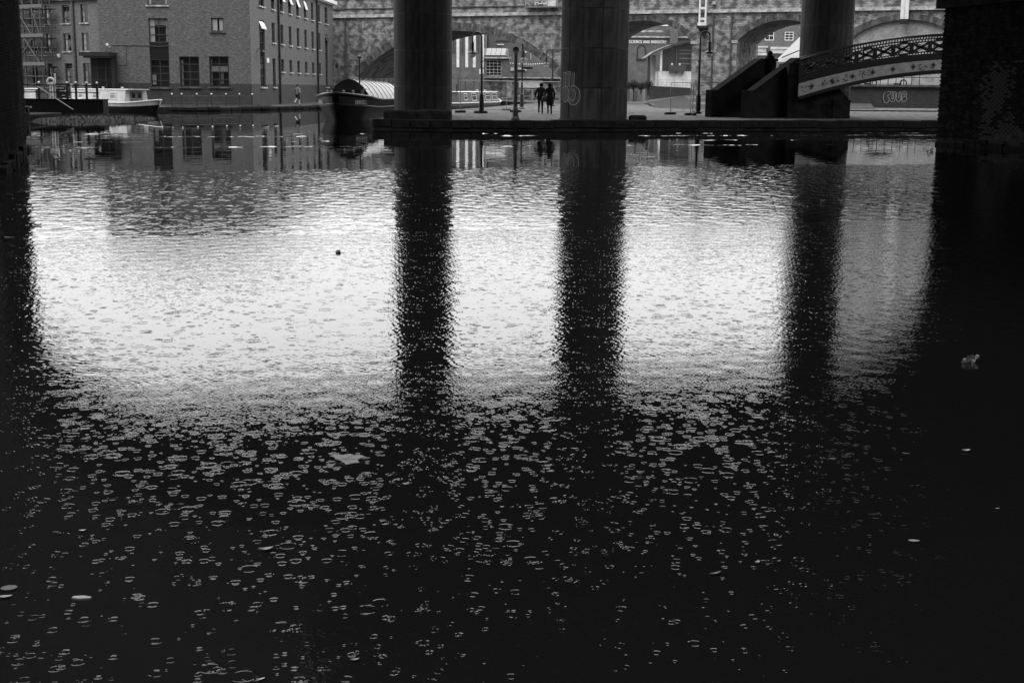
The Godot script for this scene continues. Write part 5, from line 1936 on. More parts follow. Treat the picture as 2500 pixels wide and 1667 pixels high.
	var ring := []
	for k in 13:
		ring.append(Vector3(17.335 + cos(PI * k / 12.0) * 0.55, 7.15 + sin(PI * k / 12.0) * 0.6, -184.93))
	b.tube([Vector3(17.885, 5.95, -184.93)] + ring + [Vector3(16.785, 5.95, -184.93)], 0.07, 0.07, 6)
	b.box(Vector3(17.33, 5.88, -184.9), Vector3(1.4, 0.12, 0.2))
	part(sc, "window_surround", b, mats.brick_plinth)
	var ko := thing("kiosk", "white glazed kiosk with a curved roof and counter box inside the small arch", "kiosk", Transform3D(Basis().scaled(Vector3.ONE * 1.15), Vector3(20.7, 2.02, -174.8)) * Transform3D(Basis(), Vector3(-18.0, -2.0, 152.0)))
	b = MB.new()
	b.hexa([Vector3(16.28, 1.9, -152.0), Vector3(22.0, 1.9, -152.0), Vector3(22.0, 1.9, -156.0), Vector3(16.28, 1.9, -156.0), Vector3(16.28, 3.86, -152.0), Vector3(22.0, 3.86, -152.0), Vector3(22.0, 3.86, -156.0), Vector3(16.28, 3.86, -156.0)])
	part(ko, "lower_wall", b, mats.white_paint)
	b = MB.new()
	var up := PackedVector2Array([Vector2(14.7, 5.36), Vector2(15.6, 6.0), Vector2(16.6, 6.45), Vector2(17.8, 6.9), Vector2(19.0, 7.15), Vector2(20.2, 7.27), Vector2(22.3, 7.3), Vector2(22.3, 7.13), Vector2(20.2, 7.1), Vector2(19.0, 6.97), Vector2(17.8, 6.72), Vector2(16.6, 6.28), Vector2(15.6, 5.82), Vector2(14.7, 5.22)])
	b.ext(up, -156.5, -151.3)
	part(ko, "roof", b, mats.slate)
	b = MB.new()
	b.ext(PackedVector2Array([Vector2(16.5, 3.9), Vector2(22.0, 3.9), Vector2(22.0, 7.1), Vector2(19.0, 6.9), Vector2(16.5, 6.2)]), -152.25, -152.15)
	part(ko, "glazing", b, mat(0.05, 0.06, 0.6))
	for x in [16.5, 18.2, 19.9]:
		b = MB.new()
		b.box(Vector3(x, 5.1, -152.0), Vector3(0.24 if x < 17 else 0.08, 2.5, 0.12))
		part(ko, "mullion", b, mats.white_paint if x < 17 else mat(0.1))
	for y in [4.7, 5.3, 5.8, 6.2]:
		b = MB.new()
		b.box(Vector3(19.3, y, -152.1), Vector3(1.5, 0.05, 0.05))
		part(ko, "shelf_bar", b, mat(0.25))
	b = MB.new()
	b.box(Vector3(15.15, 3.4, -152.2), Vector3(0.3, 4.4, 0.3))
	part(ko, "post", b, mat(0.03, 0.5))
	b = MB.new()
	b.box(Vector3(15.85, 3.9, -154.0), Vector3(0.5, 3.6, 0.2))
	part(ko, "side_panel", b, mats.render_pale)
	b = MB.new()
	b.box(Vector3(18.26, 4.22, -151.6), Vector3(1.9, 0.62, 0.5))
	part(ko, "counter_box", b, mat(0.05, 0.4))
	for x in [17.5, 18.25, 19.0]:
		b = MB.new()
		b.ext(PackedVector2Array([Vector2(x - 0.05, 3.9), Vector2(x + 0.05, 3.9), Vector2(x, 3.45)]), -151.95, -151.7)
		part(ko, "counter_bracket", b, mat(0.04, 0.5))
	for x in [17.68, 18.55]:
		b = MB.new()
		b.lathe([Vector2(0, 0), Vector2(0.1, 0), Vector2(0.11, 0.22), Vector2(0, 0.24)], 8, Vector3(x, 4.53, -151.6))
		part(ko, "cup", b, mats.white_paint)
	b = MB.new()
	b.hexa([Vector3(15.3, 0.4, -151.7), Vector3(24.0, 0.4, -151.7), Vector3(24.0, 0.4, -157.0), Vector3(15.3, 0.4, -157.0), Vector3(15.3, 2.25, -151.7), Vector3(24.0, 1.88, -151.7), Vector3(24.0, 1.88, -157.0), Vector3(15.3, 2.25, -157.0)])
	part(ko, "terrace_wall", b, mats.brick_plinth)
	var kr := thing("terrace_railing", "thin white railing in front of the white kiosk wall", "railing", Transform3D(Basis().scaled(Vector3.ONE * 1.15), Vector3(20.7, 2.02, -174.8)) * Transform3D(Basis(), Vector3(-18.0, -2.0, 152.0)))
	for x in range(0, 6):
		b = MB.new()
		b.box(Vector3(15.3 + x * 0.9, 2.55, -151.2), Vector3(0.04, 0.8, 0.04))
		part(kr, "post", b, mat(0.3))
	for y in [2.35, 2.6, 2.9]:
		b = MB.new()
		b.box(Vector3(17.6, y, -151.2), Vector3(4.7, 0.035, 0.03))
		part(kr, "rail", b, mat(0.3))
	for k in 5:
		b = MB.new()
		b.slab(Vector3(0, 0.68, 0), Vector3(0.42, 1.36, 0.3), 0.03)
		solo("upright_panel", b, mat([0.14, 0.22, 0.1, 0.2, 0.26][k], 0.7), "one of the grey upright panels standing beside the dark figure beyond the small arch", "panel", Transform3D(Basis(Vector3.UP, 0.2 * (k % 3) - 0.1), Vector3(13.5 + k * 0.48, QY, -160.5)), "upright grey panels beyond the arch")
	# shrubs before the museum
	for k in 4:
		shrub(Vector3(13.2 + k * 0.85, 2.2 + 0.2 * (k % 2), -158.5), 0.75, 40 + k, "dark shrub growing above the upright panels below the lettered building")
	# behind the second small arch
	var bc := thing("shop_building", "brick block with white window grids above a pale shop front seen under the small arch", "building", Transform3D(Basis().scaled(Vector3.ONE * 1.2), Vector3(40.8, 0.1, -210.0)) * Transform3D(Basis(), Vector3(-34.0, -0.4, 175.0)))
	var hs := [[32.29, 8.19, 33.48, 9.97], [34.85, 8.2, 36.0, 9.3]]
	for x in [28.5, 30.0, 31.0]:
		for y in [8.2, 8.88, 9.6]:
			hs.append([x, y - 0.02, x + 0.46, y + 0.38])
	block(bc, "wall", 26.5, 44.0, 0.4, 12.0, -175.0, 12.0, hs, mats.brick_wing)
	var F := Transform3D(Basis(), Vector3(0, 0, -175.0))
	for h in hs:
		window(bc, F, h, 2, 3 if h[2] - h[0] > 1 else 2, {"mat": mats.white_paint, "sill": false, "fw": 0.1 if h[2] - h[0] > 1 else 0.06, "deep": 0.05})
	for q in [[30.4, 7.35, 4.4, 0.22, 0.6], [30.3, 6.95, 4.3, 0.5, 0.25], [30.3, 6.45, 4.4, 0.34, 0.45], [37.0, 7.22, 8.0, 0.3, 0.4], [37.0, 6.8, 8.0, 0.5, 0.2]]:
		b = MB.new()
		b.box(Vector3(q[0], q[1], -174.6), Vector3(q[2], q[3], q[4]))
		part(bc, "fascia", b, mats.render_pale)
	for x in [28.4, 29.6, 30.9, 32.0]:
		b = MB.new()
		b.box(Vector3(x, 4.6, -174.7), Vector3(1.0, 3.3, 0.1))
		part(bc, "shop_panel", b, mats.white_paint if x < 31 else mat(0.1, 0.2))
	b = MB.new()
	var tent := thing("white_canopy", "taut white fabric canopy rising behind the stairs beside the plated column", "canopy")
	b.tri(Vector3(23.1, 4.35, -120), Vector3(25.6, 4.35, -120.0), Vector3(25.6, 6.7, -121.2))
	b.tri(Vector3(25.6, 4.35, -120.0), Vector3(23.1, 4.35, -120), Vector3(25.6, 4.4, -123.0))
	b.tri(Vector3(23.1, 4.35, -120), Vector3(25.6, 6.7, -121.2), Vector3(25.6, 4.4, -123.0))
	part(tent, "fabric", b, mat(0.45, 0.6))
	b = MB.new()
	b.beam(Vector3(23.7, 4.72, -119.9), Vector3(25.2, 5.35, -119.9), 0.07, 0.09)
	part(tent, "spar", b, mats.black_iron)
	b = MB.new()
	b.beam(Vector3(25.5, 0.4, -121.2), Vector3(25.5, 6.7, -121.2), 0.12, 0.12)
	part(tent, "pole", b, mats.black_iron)
	# wall with outline lettering, upper street, car
	var gw := thing("graffiti_wall", "dark brick retaining wall with a pale outline tag under the iron footbridge", "wall")
	b = MB.new()
	b.wall(25.0, 48.0, 0.3, 2.24, [], 0.1, -112.0)
	b.quad(Vector3(25.0, 0.3, -125.0), Vector3(25.0, 0.3, -112.0), Vector3(25.0, 2.24, -112.0), Vector3(25.0, 2.24, -125.0))
	b.quad(Vector3(25.0, 2.24, -112.0), Vector3(48.0, 2.24, -112.0), Vector3(48.0, 2.24, -128.0), Vector3(25.0, 2.24, -128.0))
	part(gw, "wall", b, mats.brick_plinth)
	b = MB.new()
	b.box(Vector3(36.5, 2.33, -112.05), Vector3(23.2, 0.18, 0.6))
	part(gw, "coping", b, mats.stone_ring)
	b = MB.new()
	var on := func(p: Vector2) -> Vector3: return Vector3(30.75 + p.x, 0.92 + p.y, -111.992)
	ribbon(b, [Vector2(0.16, 0.88), Vector2(0.02, 0.75), Vector2(0.0, 0.4), Vector2(0.1, 0.08), Vector2(0.3, -0.02), Vector2(0.46, 0.12), Vector2(0.5, 0.4), Vector2(0.38, 0.48), Vector2(0.34, 0.62), Vector2(0.5, 0.66), Vector2(0.6, 0.86), Vector2(0.42, 0.98), Vector2(0.28, 0.86)], 0.038, on)
	ribbon(b, [Vector2(0.6, 0.9), Vector2(0.74, 0.94), Vector2(0.72, 0.4), Vector2(0.78, 0.3), Vector2(0.86, 0.4), Vector2(0.84, 0.94), Vector2(1.0, 0.92), Vector2(1.04, 0.4), Vector2(0.92, 0.14), Vector2(0.72, 0.1), Vector2(0.56, 0.24)], 0.038, on)
	ribbon(b, [Vector2(1.1, 0.85), Vector2(1.06, 0.35), Vector2(1.16, 0.14), Vector2(1.34, 0.14), Vector2(1.46, 0.3), Vector2(1.44, 0.9), Vector2(1.3, 0.9), Vector2(1.28, 0.4)], 0.038, on)
	ribbon(b, [Vector2(1.5, 0.2), Vector2(1.56, 0.9), Vector2(1.78, 0.98), Vector2(1.96, 0.8), Vector2(1.9, 0.6), Vector2(1.98, 0.36), Vector2(1.86, 0.14), Vector2(1.62, 0.12), Vector2(1.52, 0.34), Vector2(1.66, 0.5), Vector2(1.9, 0.56)], 0.038, on)
	ribbon(b, oval(Vector2(1.74, 0.74), 0.07, 0.1, 8), 0.035, on)
	part(gw, "outline_tag", b, mat(0.3, 0.7))
	var sr := thing("street_railing", "black spiked railing on top of the tagged wall in front of the parked car", "railing")
	for k in 11:
		b = MB.new()
		b.tube([Vector3(27.2 + k * 0.65, 2.42, -112.1), Vector3(27.2 + k * 0.65, 3.25, -112.1)], 0.035, 0.03, 6)
		b.lathe([Vector2(0, -0.07), Vector2(0.07, 0), Vector2(0, 0.1)], 6, Vector3(27.2 + k * 0.65, 3.0, -112.1))
		part(sr, "post", b, mats.black_iron)
	b = MB.new()
	b.box(Vector3(31.0, 3.0, -112.1), Vector3(9.0, 0.05, 0.04))
	part(sr, "rail", b, mats.black_iron)
	car(Vector3(31.8, 2.25, -115.5))
	# low kerb and path below that wall
	b = MB.new()
	sheet([[22.0, 98.0], [48.0, 98.0], [48.0, 111.98], [24.0, 111.98]], 0.52, b)
	skirt([[22.0, 98.0], [48.0, 98.0]], 0.4, 0.52, b)
	struct("lower_path", b, mats.path)
	# pale tower that the water mirrors between the last column and the pier
	var tw := thing("office_tower", "pale office tower with rows of windows rising behind the viaduct", "building")
	block(tw, "wall", 52.0, 96.0, 0.0, 50.0, -230.0, 25.0, [], mats.render_pale)
	for r in 11:
		for c in 10:
			b = MB.new()
			b.box(Vector3(54.5 + c * 4.3 + (1.3 if r % 2 else 0.0), 12.5 + r * 3.4, -229.9), Vector3(2.6, 1.5, 0.25))
			part(tw, "window", b, mat(0.06, 0.1, 0.6))

func shrub(at: Vector3, r: float, sd: int, label: String) -> void:
	var o := thing("shrub", label, "shrub", Transform3D(Basis(), at), "dark shrubs below the lettered building")
	var g := RandomNumberGenerator.new()
	g.seed = sd
	var b := MB.new()
	for k in 6:
		var a := g.randf() * TAU
		b.tube([Vector3(0, -0.9, 0), Vector3(cos(a) * r * 0.3, -0.1, sin(a) * r * 0.3), Vector3(cos(a) * r * 0.7, r * g.randf_range(0.2, 0.8), sin(a) * r * 0.6)], 0.035, 0.01, 5)
	part(o, "stems", b, mat(0.03))
	b = MB.new()
	for k in 900:
		var d := Vector3(g.randfn(), g.randfn(), g.randfn()).normalized() * r * pow(g.randf(), 0.45)
		d.y *= 0.8
		d *= 0.8 + 0.3 * sin(d.x * 9) * cos(d.z * 7)
		var u := Vector3(g.randfn(), g.randfn(), g.randfn()).normalized() * 0.07
		var w := u.cross(Vector3(g.randfn(), g.randfn(), g.randfn()).normalized()) * 0.6
		b.quad(d - u, d - w, d + u, d + w)
	part(o, "foliage", b, mat(0.045, 0.7, 0.3))

func car(at: Vector3) -> void:
	var o := thing("parked_car", "pale parked car on the upper street behind the black railing", "car", Transform3D(Basis(), at))
	var b := MB.new()
	b.ext(PackedVector2Array([Vector2(-2.0, 0.3), Vector2(2.0, 0.3), Vector2(2.05, 0.7), Vector2(1.5, 0.85), Vector2(0.9, 0.9), Vector2(-1.6, 0.92), Vector2(-2.02, 0.75)]), -0.85, 0.85)
	part(o, "body", b, mat(0.45, 0.25))
	b = MB.new()
	b.ext(PackedVector2Array([Vector2(-1.6, 0.9), Vector2(1.0, 0.9), Vector2(0.45, 1.38), Vector2(-1.15, 1.4)]), -0.72, 0.72)
	part(o, "cabin", b, mat(0.03, 0.06, 0.6))
	b = MB.new()
	b.ext(PackedVector2Array([Vector2(-1.2, 1.38), Vector2(0.5, 1.37), Vector2(0.3, 1.45), Vector2(-1.0, 1.46)]), -0.7, 0.7)
	part(o, "roof", b, mat(0.45, 0.25))
	for x in [-1.25, 1.3]:
		for z in [-0.8, 0.8]:
			b = MB.new()
			b.lathe([Vector2(0, -0.1), Vector2(0.28, -0.1), Vector2(0.32, -0.06), Vector2(0.32, 0.06), Vector2(0.28, 0.1), Vector2(0, 0.1)], 16)
			var w := part(o, "wheel", b, mat(0.02, 0.8), Transform3D(Basis(Vector3.RIGHT, PI / 2), Vector3(x, 0.32, z)))
			b = MB.new()
			b.lathe([Vector2(0, 0.09), Vector2(0.2, 0.115), Vector2(0, 0.12)], 12)
			part(w, "rim", b, mat(0.4, 0.3))
	for z in [-0.6, 0.6]:
		b = MB.new()
		b.box(Vector3(2.0, 0.66, z), Vector3(0.12, 0.12, 0.28))
		part(o, "headlight", b, mat(0.6, 0.1))

# ---------------------------------------------------------------- water
func tile(n: int, sd: int, l0: float, l1: float, num: int) -> PackedFloat32Array:   # repeating random waves of l0..l1 samples, slope 1 on average
	var r := RandomNumberGenerator.new()
	r.seed = sd
	var out := PackedFloat32Array()
	out.resize(n * n)
	var sum := 0.0
	for q in num:
		var l := l0 * pow(l1 / l0, r.randf())
		var a := r.randf() * TAU
		var kx := roundi(n / l * cos(a))
		var ky := roundi(n / l * sin(a))
		var kk := sqrt(kx * kx + ky * ky)
		if kk < 1:
			continue
		var amp := n / (TAU * kk)
		sum += 0.5
		var ph := r.randf() * TAU
		var sx := PackedFloat32Array()
		var cx := PackedFloat32Array()
		sx.resize(n)
		cx.resize(n)
		for x in n:
			sx[x] = sin(TAU * kx * x / n + ph) * amp
			cx[x] = cos(TAU * kx * x / n + ph) * amp
		for y in n:
			var s := sin(TAU * ky * y / n)
			var c := cos(TAU * ky * y / n)
			var k := y * n
			for x in n:
				out[k + x] += sx[x] * c + cx[x] * s
	var f := 1.0 / sqrt(sum)
	for k in n * n:
		out[k] *= f
	return out

var W1: PackedFloat32Array
var W2: PackedFloat32Array
func ripple_tex(s0: float, t0: float, ws: float, wt: float, px: float, amp: Callable, drops: Array) -> ImageTexture:
	var w := int(ws / px)
	var h := int(wt / px)
	var d := PackedFloat32Array()
	d.resize(w * h)
	var ox := int(s0 / px) + 100000
	var oy := int(t0 / px) + 100000
	for y in h:
		var k := y * w
		var r1 := ((oy + y) & 511) * 512
		var r2 := ((oy + y) % 388) * 388
		var a: float = amp.call(t0 + y * px) * px * 70.0
		for x in w:
			d[k + x] = (W1[r1 + ((ox + x) & 511)] + W2[r2 + (ox + x) % 388]) * a
	for q in drops:   # [s, t, radius, wavelength, slope, spread]
		var cx: float = (q[0] - s0) / px
		var cy: float = (q[1] - t0) / px
		var r0: float = q[2] / px
		var l: float = q[3] / px
		var sp: float = q[5]
		var R := r0 + l * sp * 2.2
		if cx + R < 0 or cy + R < 0 or cx - R > w or cy - R > h:
			continue
		var A: float = q[4] * q[3] / TAU * 100.0
		var ri := maxf(0, r0 - l * sp * 2.2)
		for y in range(maxi(0, int(cy - R)), mini(h, int(cy + R) + 1)):
			var dy := y - cy
			var half := sqrt(maxf(R * R - dy * dy, 0))
			var inner := sqrt(maxf(ri * ri - dy * dy, 0))
			var k := y * w
			for x in range(maxi(0, int(cx - half)), mini(w, int(cx + half) + 1)):
				var dx := x - cx
				if absf(dx) < inner:
					continue
				var u := (sqrt(dx * dx + dy * dy) - r0) / l
				var g := u / sp
				d[k + x] += A * cos(TAU * u) * exp(-0.5 * g * g)
	return ImageTexture.create_from_image(Image.create_from_data(w, h, false, Image.FORMAT_RF, d.to_byte_array()))

func water_mat(tex: Texture2D, rough: float) -> StandardMaterial3D:
	var m := StandardMaterial3D.new()
	m.albedo_color = grey(0.0045)
	m.roughness = rough
	m.metallic_specular = 0.354
	m.texture_repeat = false
	if tex:
		m.heightmap_enabled = true
		m.heightmap_texture = tex
		m.heightmap_scale = 1.0
	return m

func wave_set(sd: int, l0: float, l1: float, num: int) -> Array:
	var r := RandomNumberGenerator.new()
	r.seed = sd
	var out := []
	var a := sqrt(2.0 / num)
	for k in num:
		var l := l0 * pow(l1 / l0, r.randf())
		var th := r.randf() * TAU
		var kk := TAU / l
		out.append([cos(th) * kk, sin(th) * kk, r.randf() * TAU, a / kk])
	return out

func water_patch(am: ArrayMesh, s0: float, s1: float, t0: float, t1: float, step: float, waves: Array, amp: Callable, m: Material) -> void:
	var nx := int((s1 - s0) / step) + 1
	var ny := int((t1 - t0) / step) + 1
	var v := PackedVector3Array()
	var n := PackedVector3Array()
	var uv := PackedVector2Array()
	v.resize(nx * ny)
	n.resize(nx * ny)
	uv.resize(nx * ny)
	for j in ny:
		var t := lerpf(t0, t1, float(j) / (ny - 1))
		for i in nx:
			var s := lerpf(s0, s1, float(i) / (nx - 1))
			var a: float = amp.call(s, t)
			var h := 0.0
			var gs := 0.0
			var gt := 0.0
			if a > 0.0:
				for w in waves:
					var ph: float = w[0] * s + w[1] * t + w[2]
					var c: float = cos(ph) * w[3]
					h += sin(ph) * w[3]
					gs += c * w[0]
					gt += c * w[1]
			var k := j * nx + i
			v[k] = Vector3(s, h * a, -t)
			n[k] = Vector3(-gs * a, 1, gt * a).normalized()
			uv[k] = Vector2(float(i) / (nx - 1), float(j) / (ny - 1))
	var idx := PackedInt32Array()
	idx.resize((nx - 1) * (ny - 1) * 6)
	var p := 0
	for j in ny - 1:
		for i in nx - 1:
			var k := j * nx + i
			for e in [k, k + nx, k + nx + 1, k, k + nx + 1, k + 1]:
				idx[p] = e
				p += 1
	var arr := []
	arr.resize(Mesh.ARRAY_MAX)
	arr[Mesh.ARRAY_VERTEX] = v
	arr[Mesh.ARRAY_NORMAL] = n
	arr[Mesh.ARRAY_TEX_UV] = uv
	arr[Mesh.ARRAY_INDEX] = idx
	am.add_surface_from_arrays(Mesh.PRIMITIVE_TRIANGLES, arr)
	am.surface_set_material(am.get_surface_count() - 1, m)

var gust := FastNoiseLite.new()
func chop(s: float, t: float) -> float:   # how steep the ripples are
	var a := 0.0
	if t < TN + 1.2:
		a = lerpf(0.004, 0.007, smoothstep(5.0, 13.0, t))
		a = lerpf(a, 0.022, smoothstep(13.0, 25.0, t))
		a *= 1.0 + 0.5 * gust.get_noise_2d(s, t * 0.6)
		a = lerpf(a, 0.0032, smoothstep(TN - 0.3, TN + 0.5, t + 0.9 * gust.get_noise_2d(s * 2.2, 50)))
	else:
		a = 0.0032
		for q in [[TF + 0.4, 0.34, 0.0], [50.8, 0.4, 90.0], [46.0, 0.16, 40.0], [53.5, 0.2, 140.0]]:
			var e: float = (t - q[0] - 0.5 * gust.get_noise_2d(s * 0.8, q[2])) / q[1]
			if absf(e) < 3:
				a += 0.1 * exp(-e * e) * smoothstep(-0.15, 0.25, gust.get_noise_2d(s * 2.0, q[2] + 7))
	return a

func rain(s0: float, s1: float, t0: float, t1: float, per: float, sc: float, sd: int) -> Array:
	var r := RandomNumberGenerator.new()
	r.seed = sd
	var out := []
	for k in int((s1 - s0) * (t1 - t0) * per):
		var q := [r.randf_range(s0, s1), r.randf_range(t0, t1), 0.0, 0.0, 0.0, 0.6]
		var u := r.randf()
		var dry := smoothstep(2.6, 5.2, q[0] - 0.04 * q[1]) if sc < 1.1 else 0.0
		if r.randf() < dry * 0.75:
			continue
		if u < 0.80 - 0.4 * dry:
			q[2] = (0.003 + 0.02 * pow(r.randf(), 1.4)) * sc
			q[3] = r.randf_range(0.012, 0.0155) * sc
			q[4] = (0.07 + 0.19 * r.randf()) * (1.0 - 0.75 * dry) * (1.0 if sc < 1.1 else 1.3)
			q[5] = r.randf_range(0.28, 0.42)
		elif u < 0.965 - 0.2 * dry:
			q[2] = r.randf_range(0.02, 0.042) * sc
			q[3] = r.randf_range(0.014, 0.018) * sc
			q[4] = r.randf_range(0.05, 0.14) * (1.0 - 0.75 * dry)
			q[5] = r.randf_range(0.3, 0.7)
		else:
			q[2] = r.randf_range(0.05, 0.13) * sc
			q[3] = r.randf_range(0.02, 0.03) * sc
			q[4] = r.randf_range(0.012, 0.026)
			q[5] = 1.2
		out.append(q)
	return out

func water() -> void:
	W1 = tile(512, 21, 6.0, 18.0, 44)
	W2 = tile(388, 22, 5.0, 14.0, 40)
	gust.seed = 12
	gust.frequency = 0.16
	var am := ArrayMesh.new()
	var set_a := wave_set(1, 0.09, 0.4, 22)
	var set_c := wave_set(3, 0.16, 0.55, 24)
	var set_d := wave_set(2, 0.36, 1.0, 20)
	# nearest water: two by two pieces
	var dr := rain(-2.4, 7.8, 2.3, 8.7, 210.0, 1.0, 71)
	for i in 2:
		for j in 2:
			var s0 := -2.2 + i * 4.9
			var t0 := 2.5 + j * 3.0
			var tx := ripple_tex(s0, t0, 4.9, 3.0, 0.0026, func(t): return lerpf(0.007, 0.015, smoothstep(5.0, 8.5, t)), dr)
			water_patch(am, s0, s0 + 4.9, t0, t0 + 3.0, 0.036, set_a, chop, water_mat(tx, 0.0))
	dr = rain(-3.2, 15.2, 8.3, 17.2, 60.0, 1.3, 72)
	for i in 2:
		var s0 := -3.0 + i * 9.0
		var tx := ripple_tex(s0, 8.5, 9.0, 8.5, 0.0045, func(t): return lerpf(0.016, 0.023, smoothstep(8.5, 14.0, t)), dr)
		water_patch(am, s0, s0 + 9.0, 8.5, 17.0, 0.05, set_a, chop, water_mat(tx, 0.02))
	dr = rain(-4.2, 29.2, 16.8, TN + 0.4, 16.0, 2.2, 73)
	for i in 2:
		var s0 := -4.0 + i * 16.5
		var tx := ripple_tex(s0, 17.0, 16.5, 13.8, 0.0085, func(t): return 0.011 * (1.0 - smoothstep(TN - 0.6, TN + 0.2, t)), dr)
		water_patch(am, s0, s0 + 16.5, 17.0, 30.8, 0.08, set_c, chop, water_mat(tx, 0.015))
	water_patch(am, -26.0, 60.0, 30.8, 62.0, 0.17, set_d, chop, water_mat(null, 0.0))
	# the rest of the basin
	var b := MB.new()
	for q in [[-200, 220, -60, 2.5], [-200, -2.2, 2.5, 8.5], [7.6, 220, 2.5, 8.5], [-200, -3.0, 8.5, 17.0], [15.0, 220, 8.5, 17.0], [-200, -4.0, 17.0, 30.8], [29.0, 220, 17.0, 30.8], [-200, -26.0, 30.8, 62.0], [60.0, 220, 30.8, 62.0], [-200, 220, 62.0, 230.0]]:
		b.quad(Vector3(q[0], 0, -q[2]), Vector3(q[1], 0, -q[2]), Vector3(q[1], 0, -q[3]), Vector3(q[0], 0, -q[3]))
	var arr := []
	arr.resize(Mesh.ARRAY_MAX)
	arr[Mesh.ARRAY_VERTEX] = b.v
	arr[Mesh.ARRAY_NORMAL] = b.n
	arr[Mesh.ARRAY_INDEX] = b.i
	am.add_surface_from_arrays(Mesh.PRIMITIVE_TRIANGLES, arr)
	am.surface_set_material(am.get_surface_count() - 1, water_mat(null, 0.0))
	var o := MeshInstance3D.new()
	o.name = "water"
	o.mesh = am
	o.transform = VF
	o.set_meta("kind", "structure")
	add_child(o)

# ---------------------------------------------------------------- things afloat
func leaf_mesh(l: float, w: float, curl: float, sd: int) -> MB:
	var g := RandomNumberGenerator.new()
	g.seed = sd
	var b := MB.new()
	var rows := []
	var under := []
	for k in 13:
		var u := k / 12.0
		var row := []
		var urow := []
		for j in 7:
			var s := lerpf(-1, 1, j / 6.0)
			var ww := w * 0.5 * pow(sin(PI * clampf(u * 0.96 + 0.02, 0, 1)), 0.7) * (1.0 - 0.25 * u) * (1 + 0.06 * g.randf_range(-1, 1))
			var y := curl * l * (s * s * 0.5 + (u - 0.5) * (u - 0.5) * 1.6) - absf(s) * 0.02 * l + 0.004
			row.append(Vector3((u - 0.5) * l, y, s * ww))
			urow.append(Vector3((u - 0.5) * l, y - 0.0012, s * ww))
		rows.append(row)
		under.append(urow)
	b.skin(rows, true)
	b.skin(under)
	return b

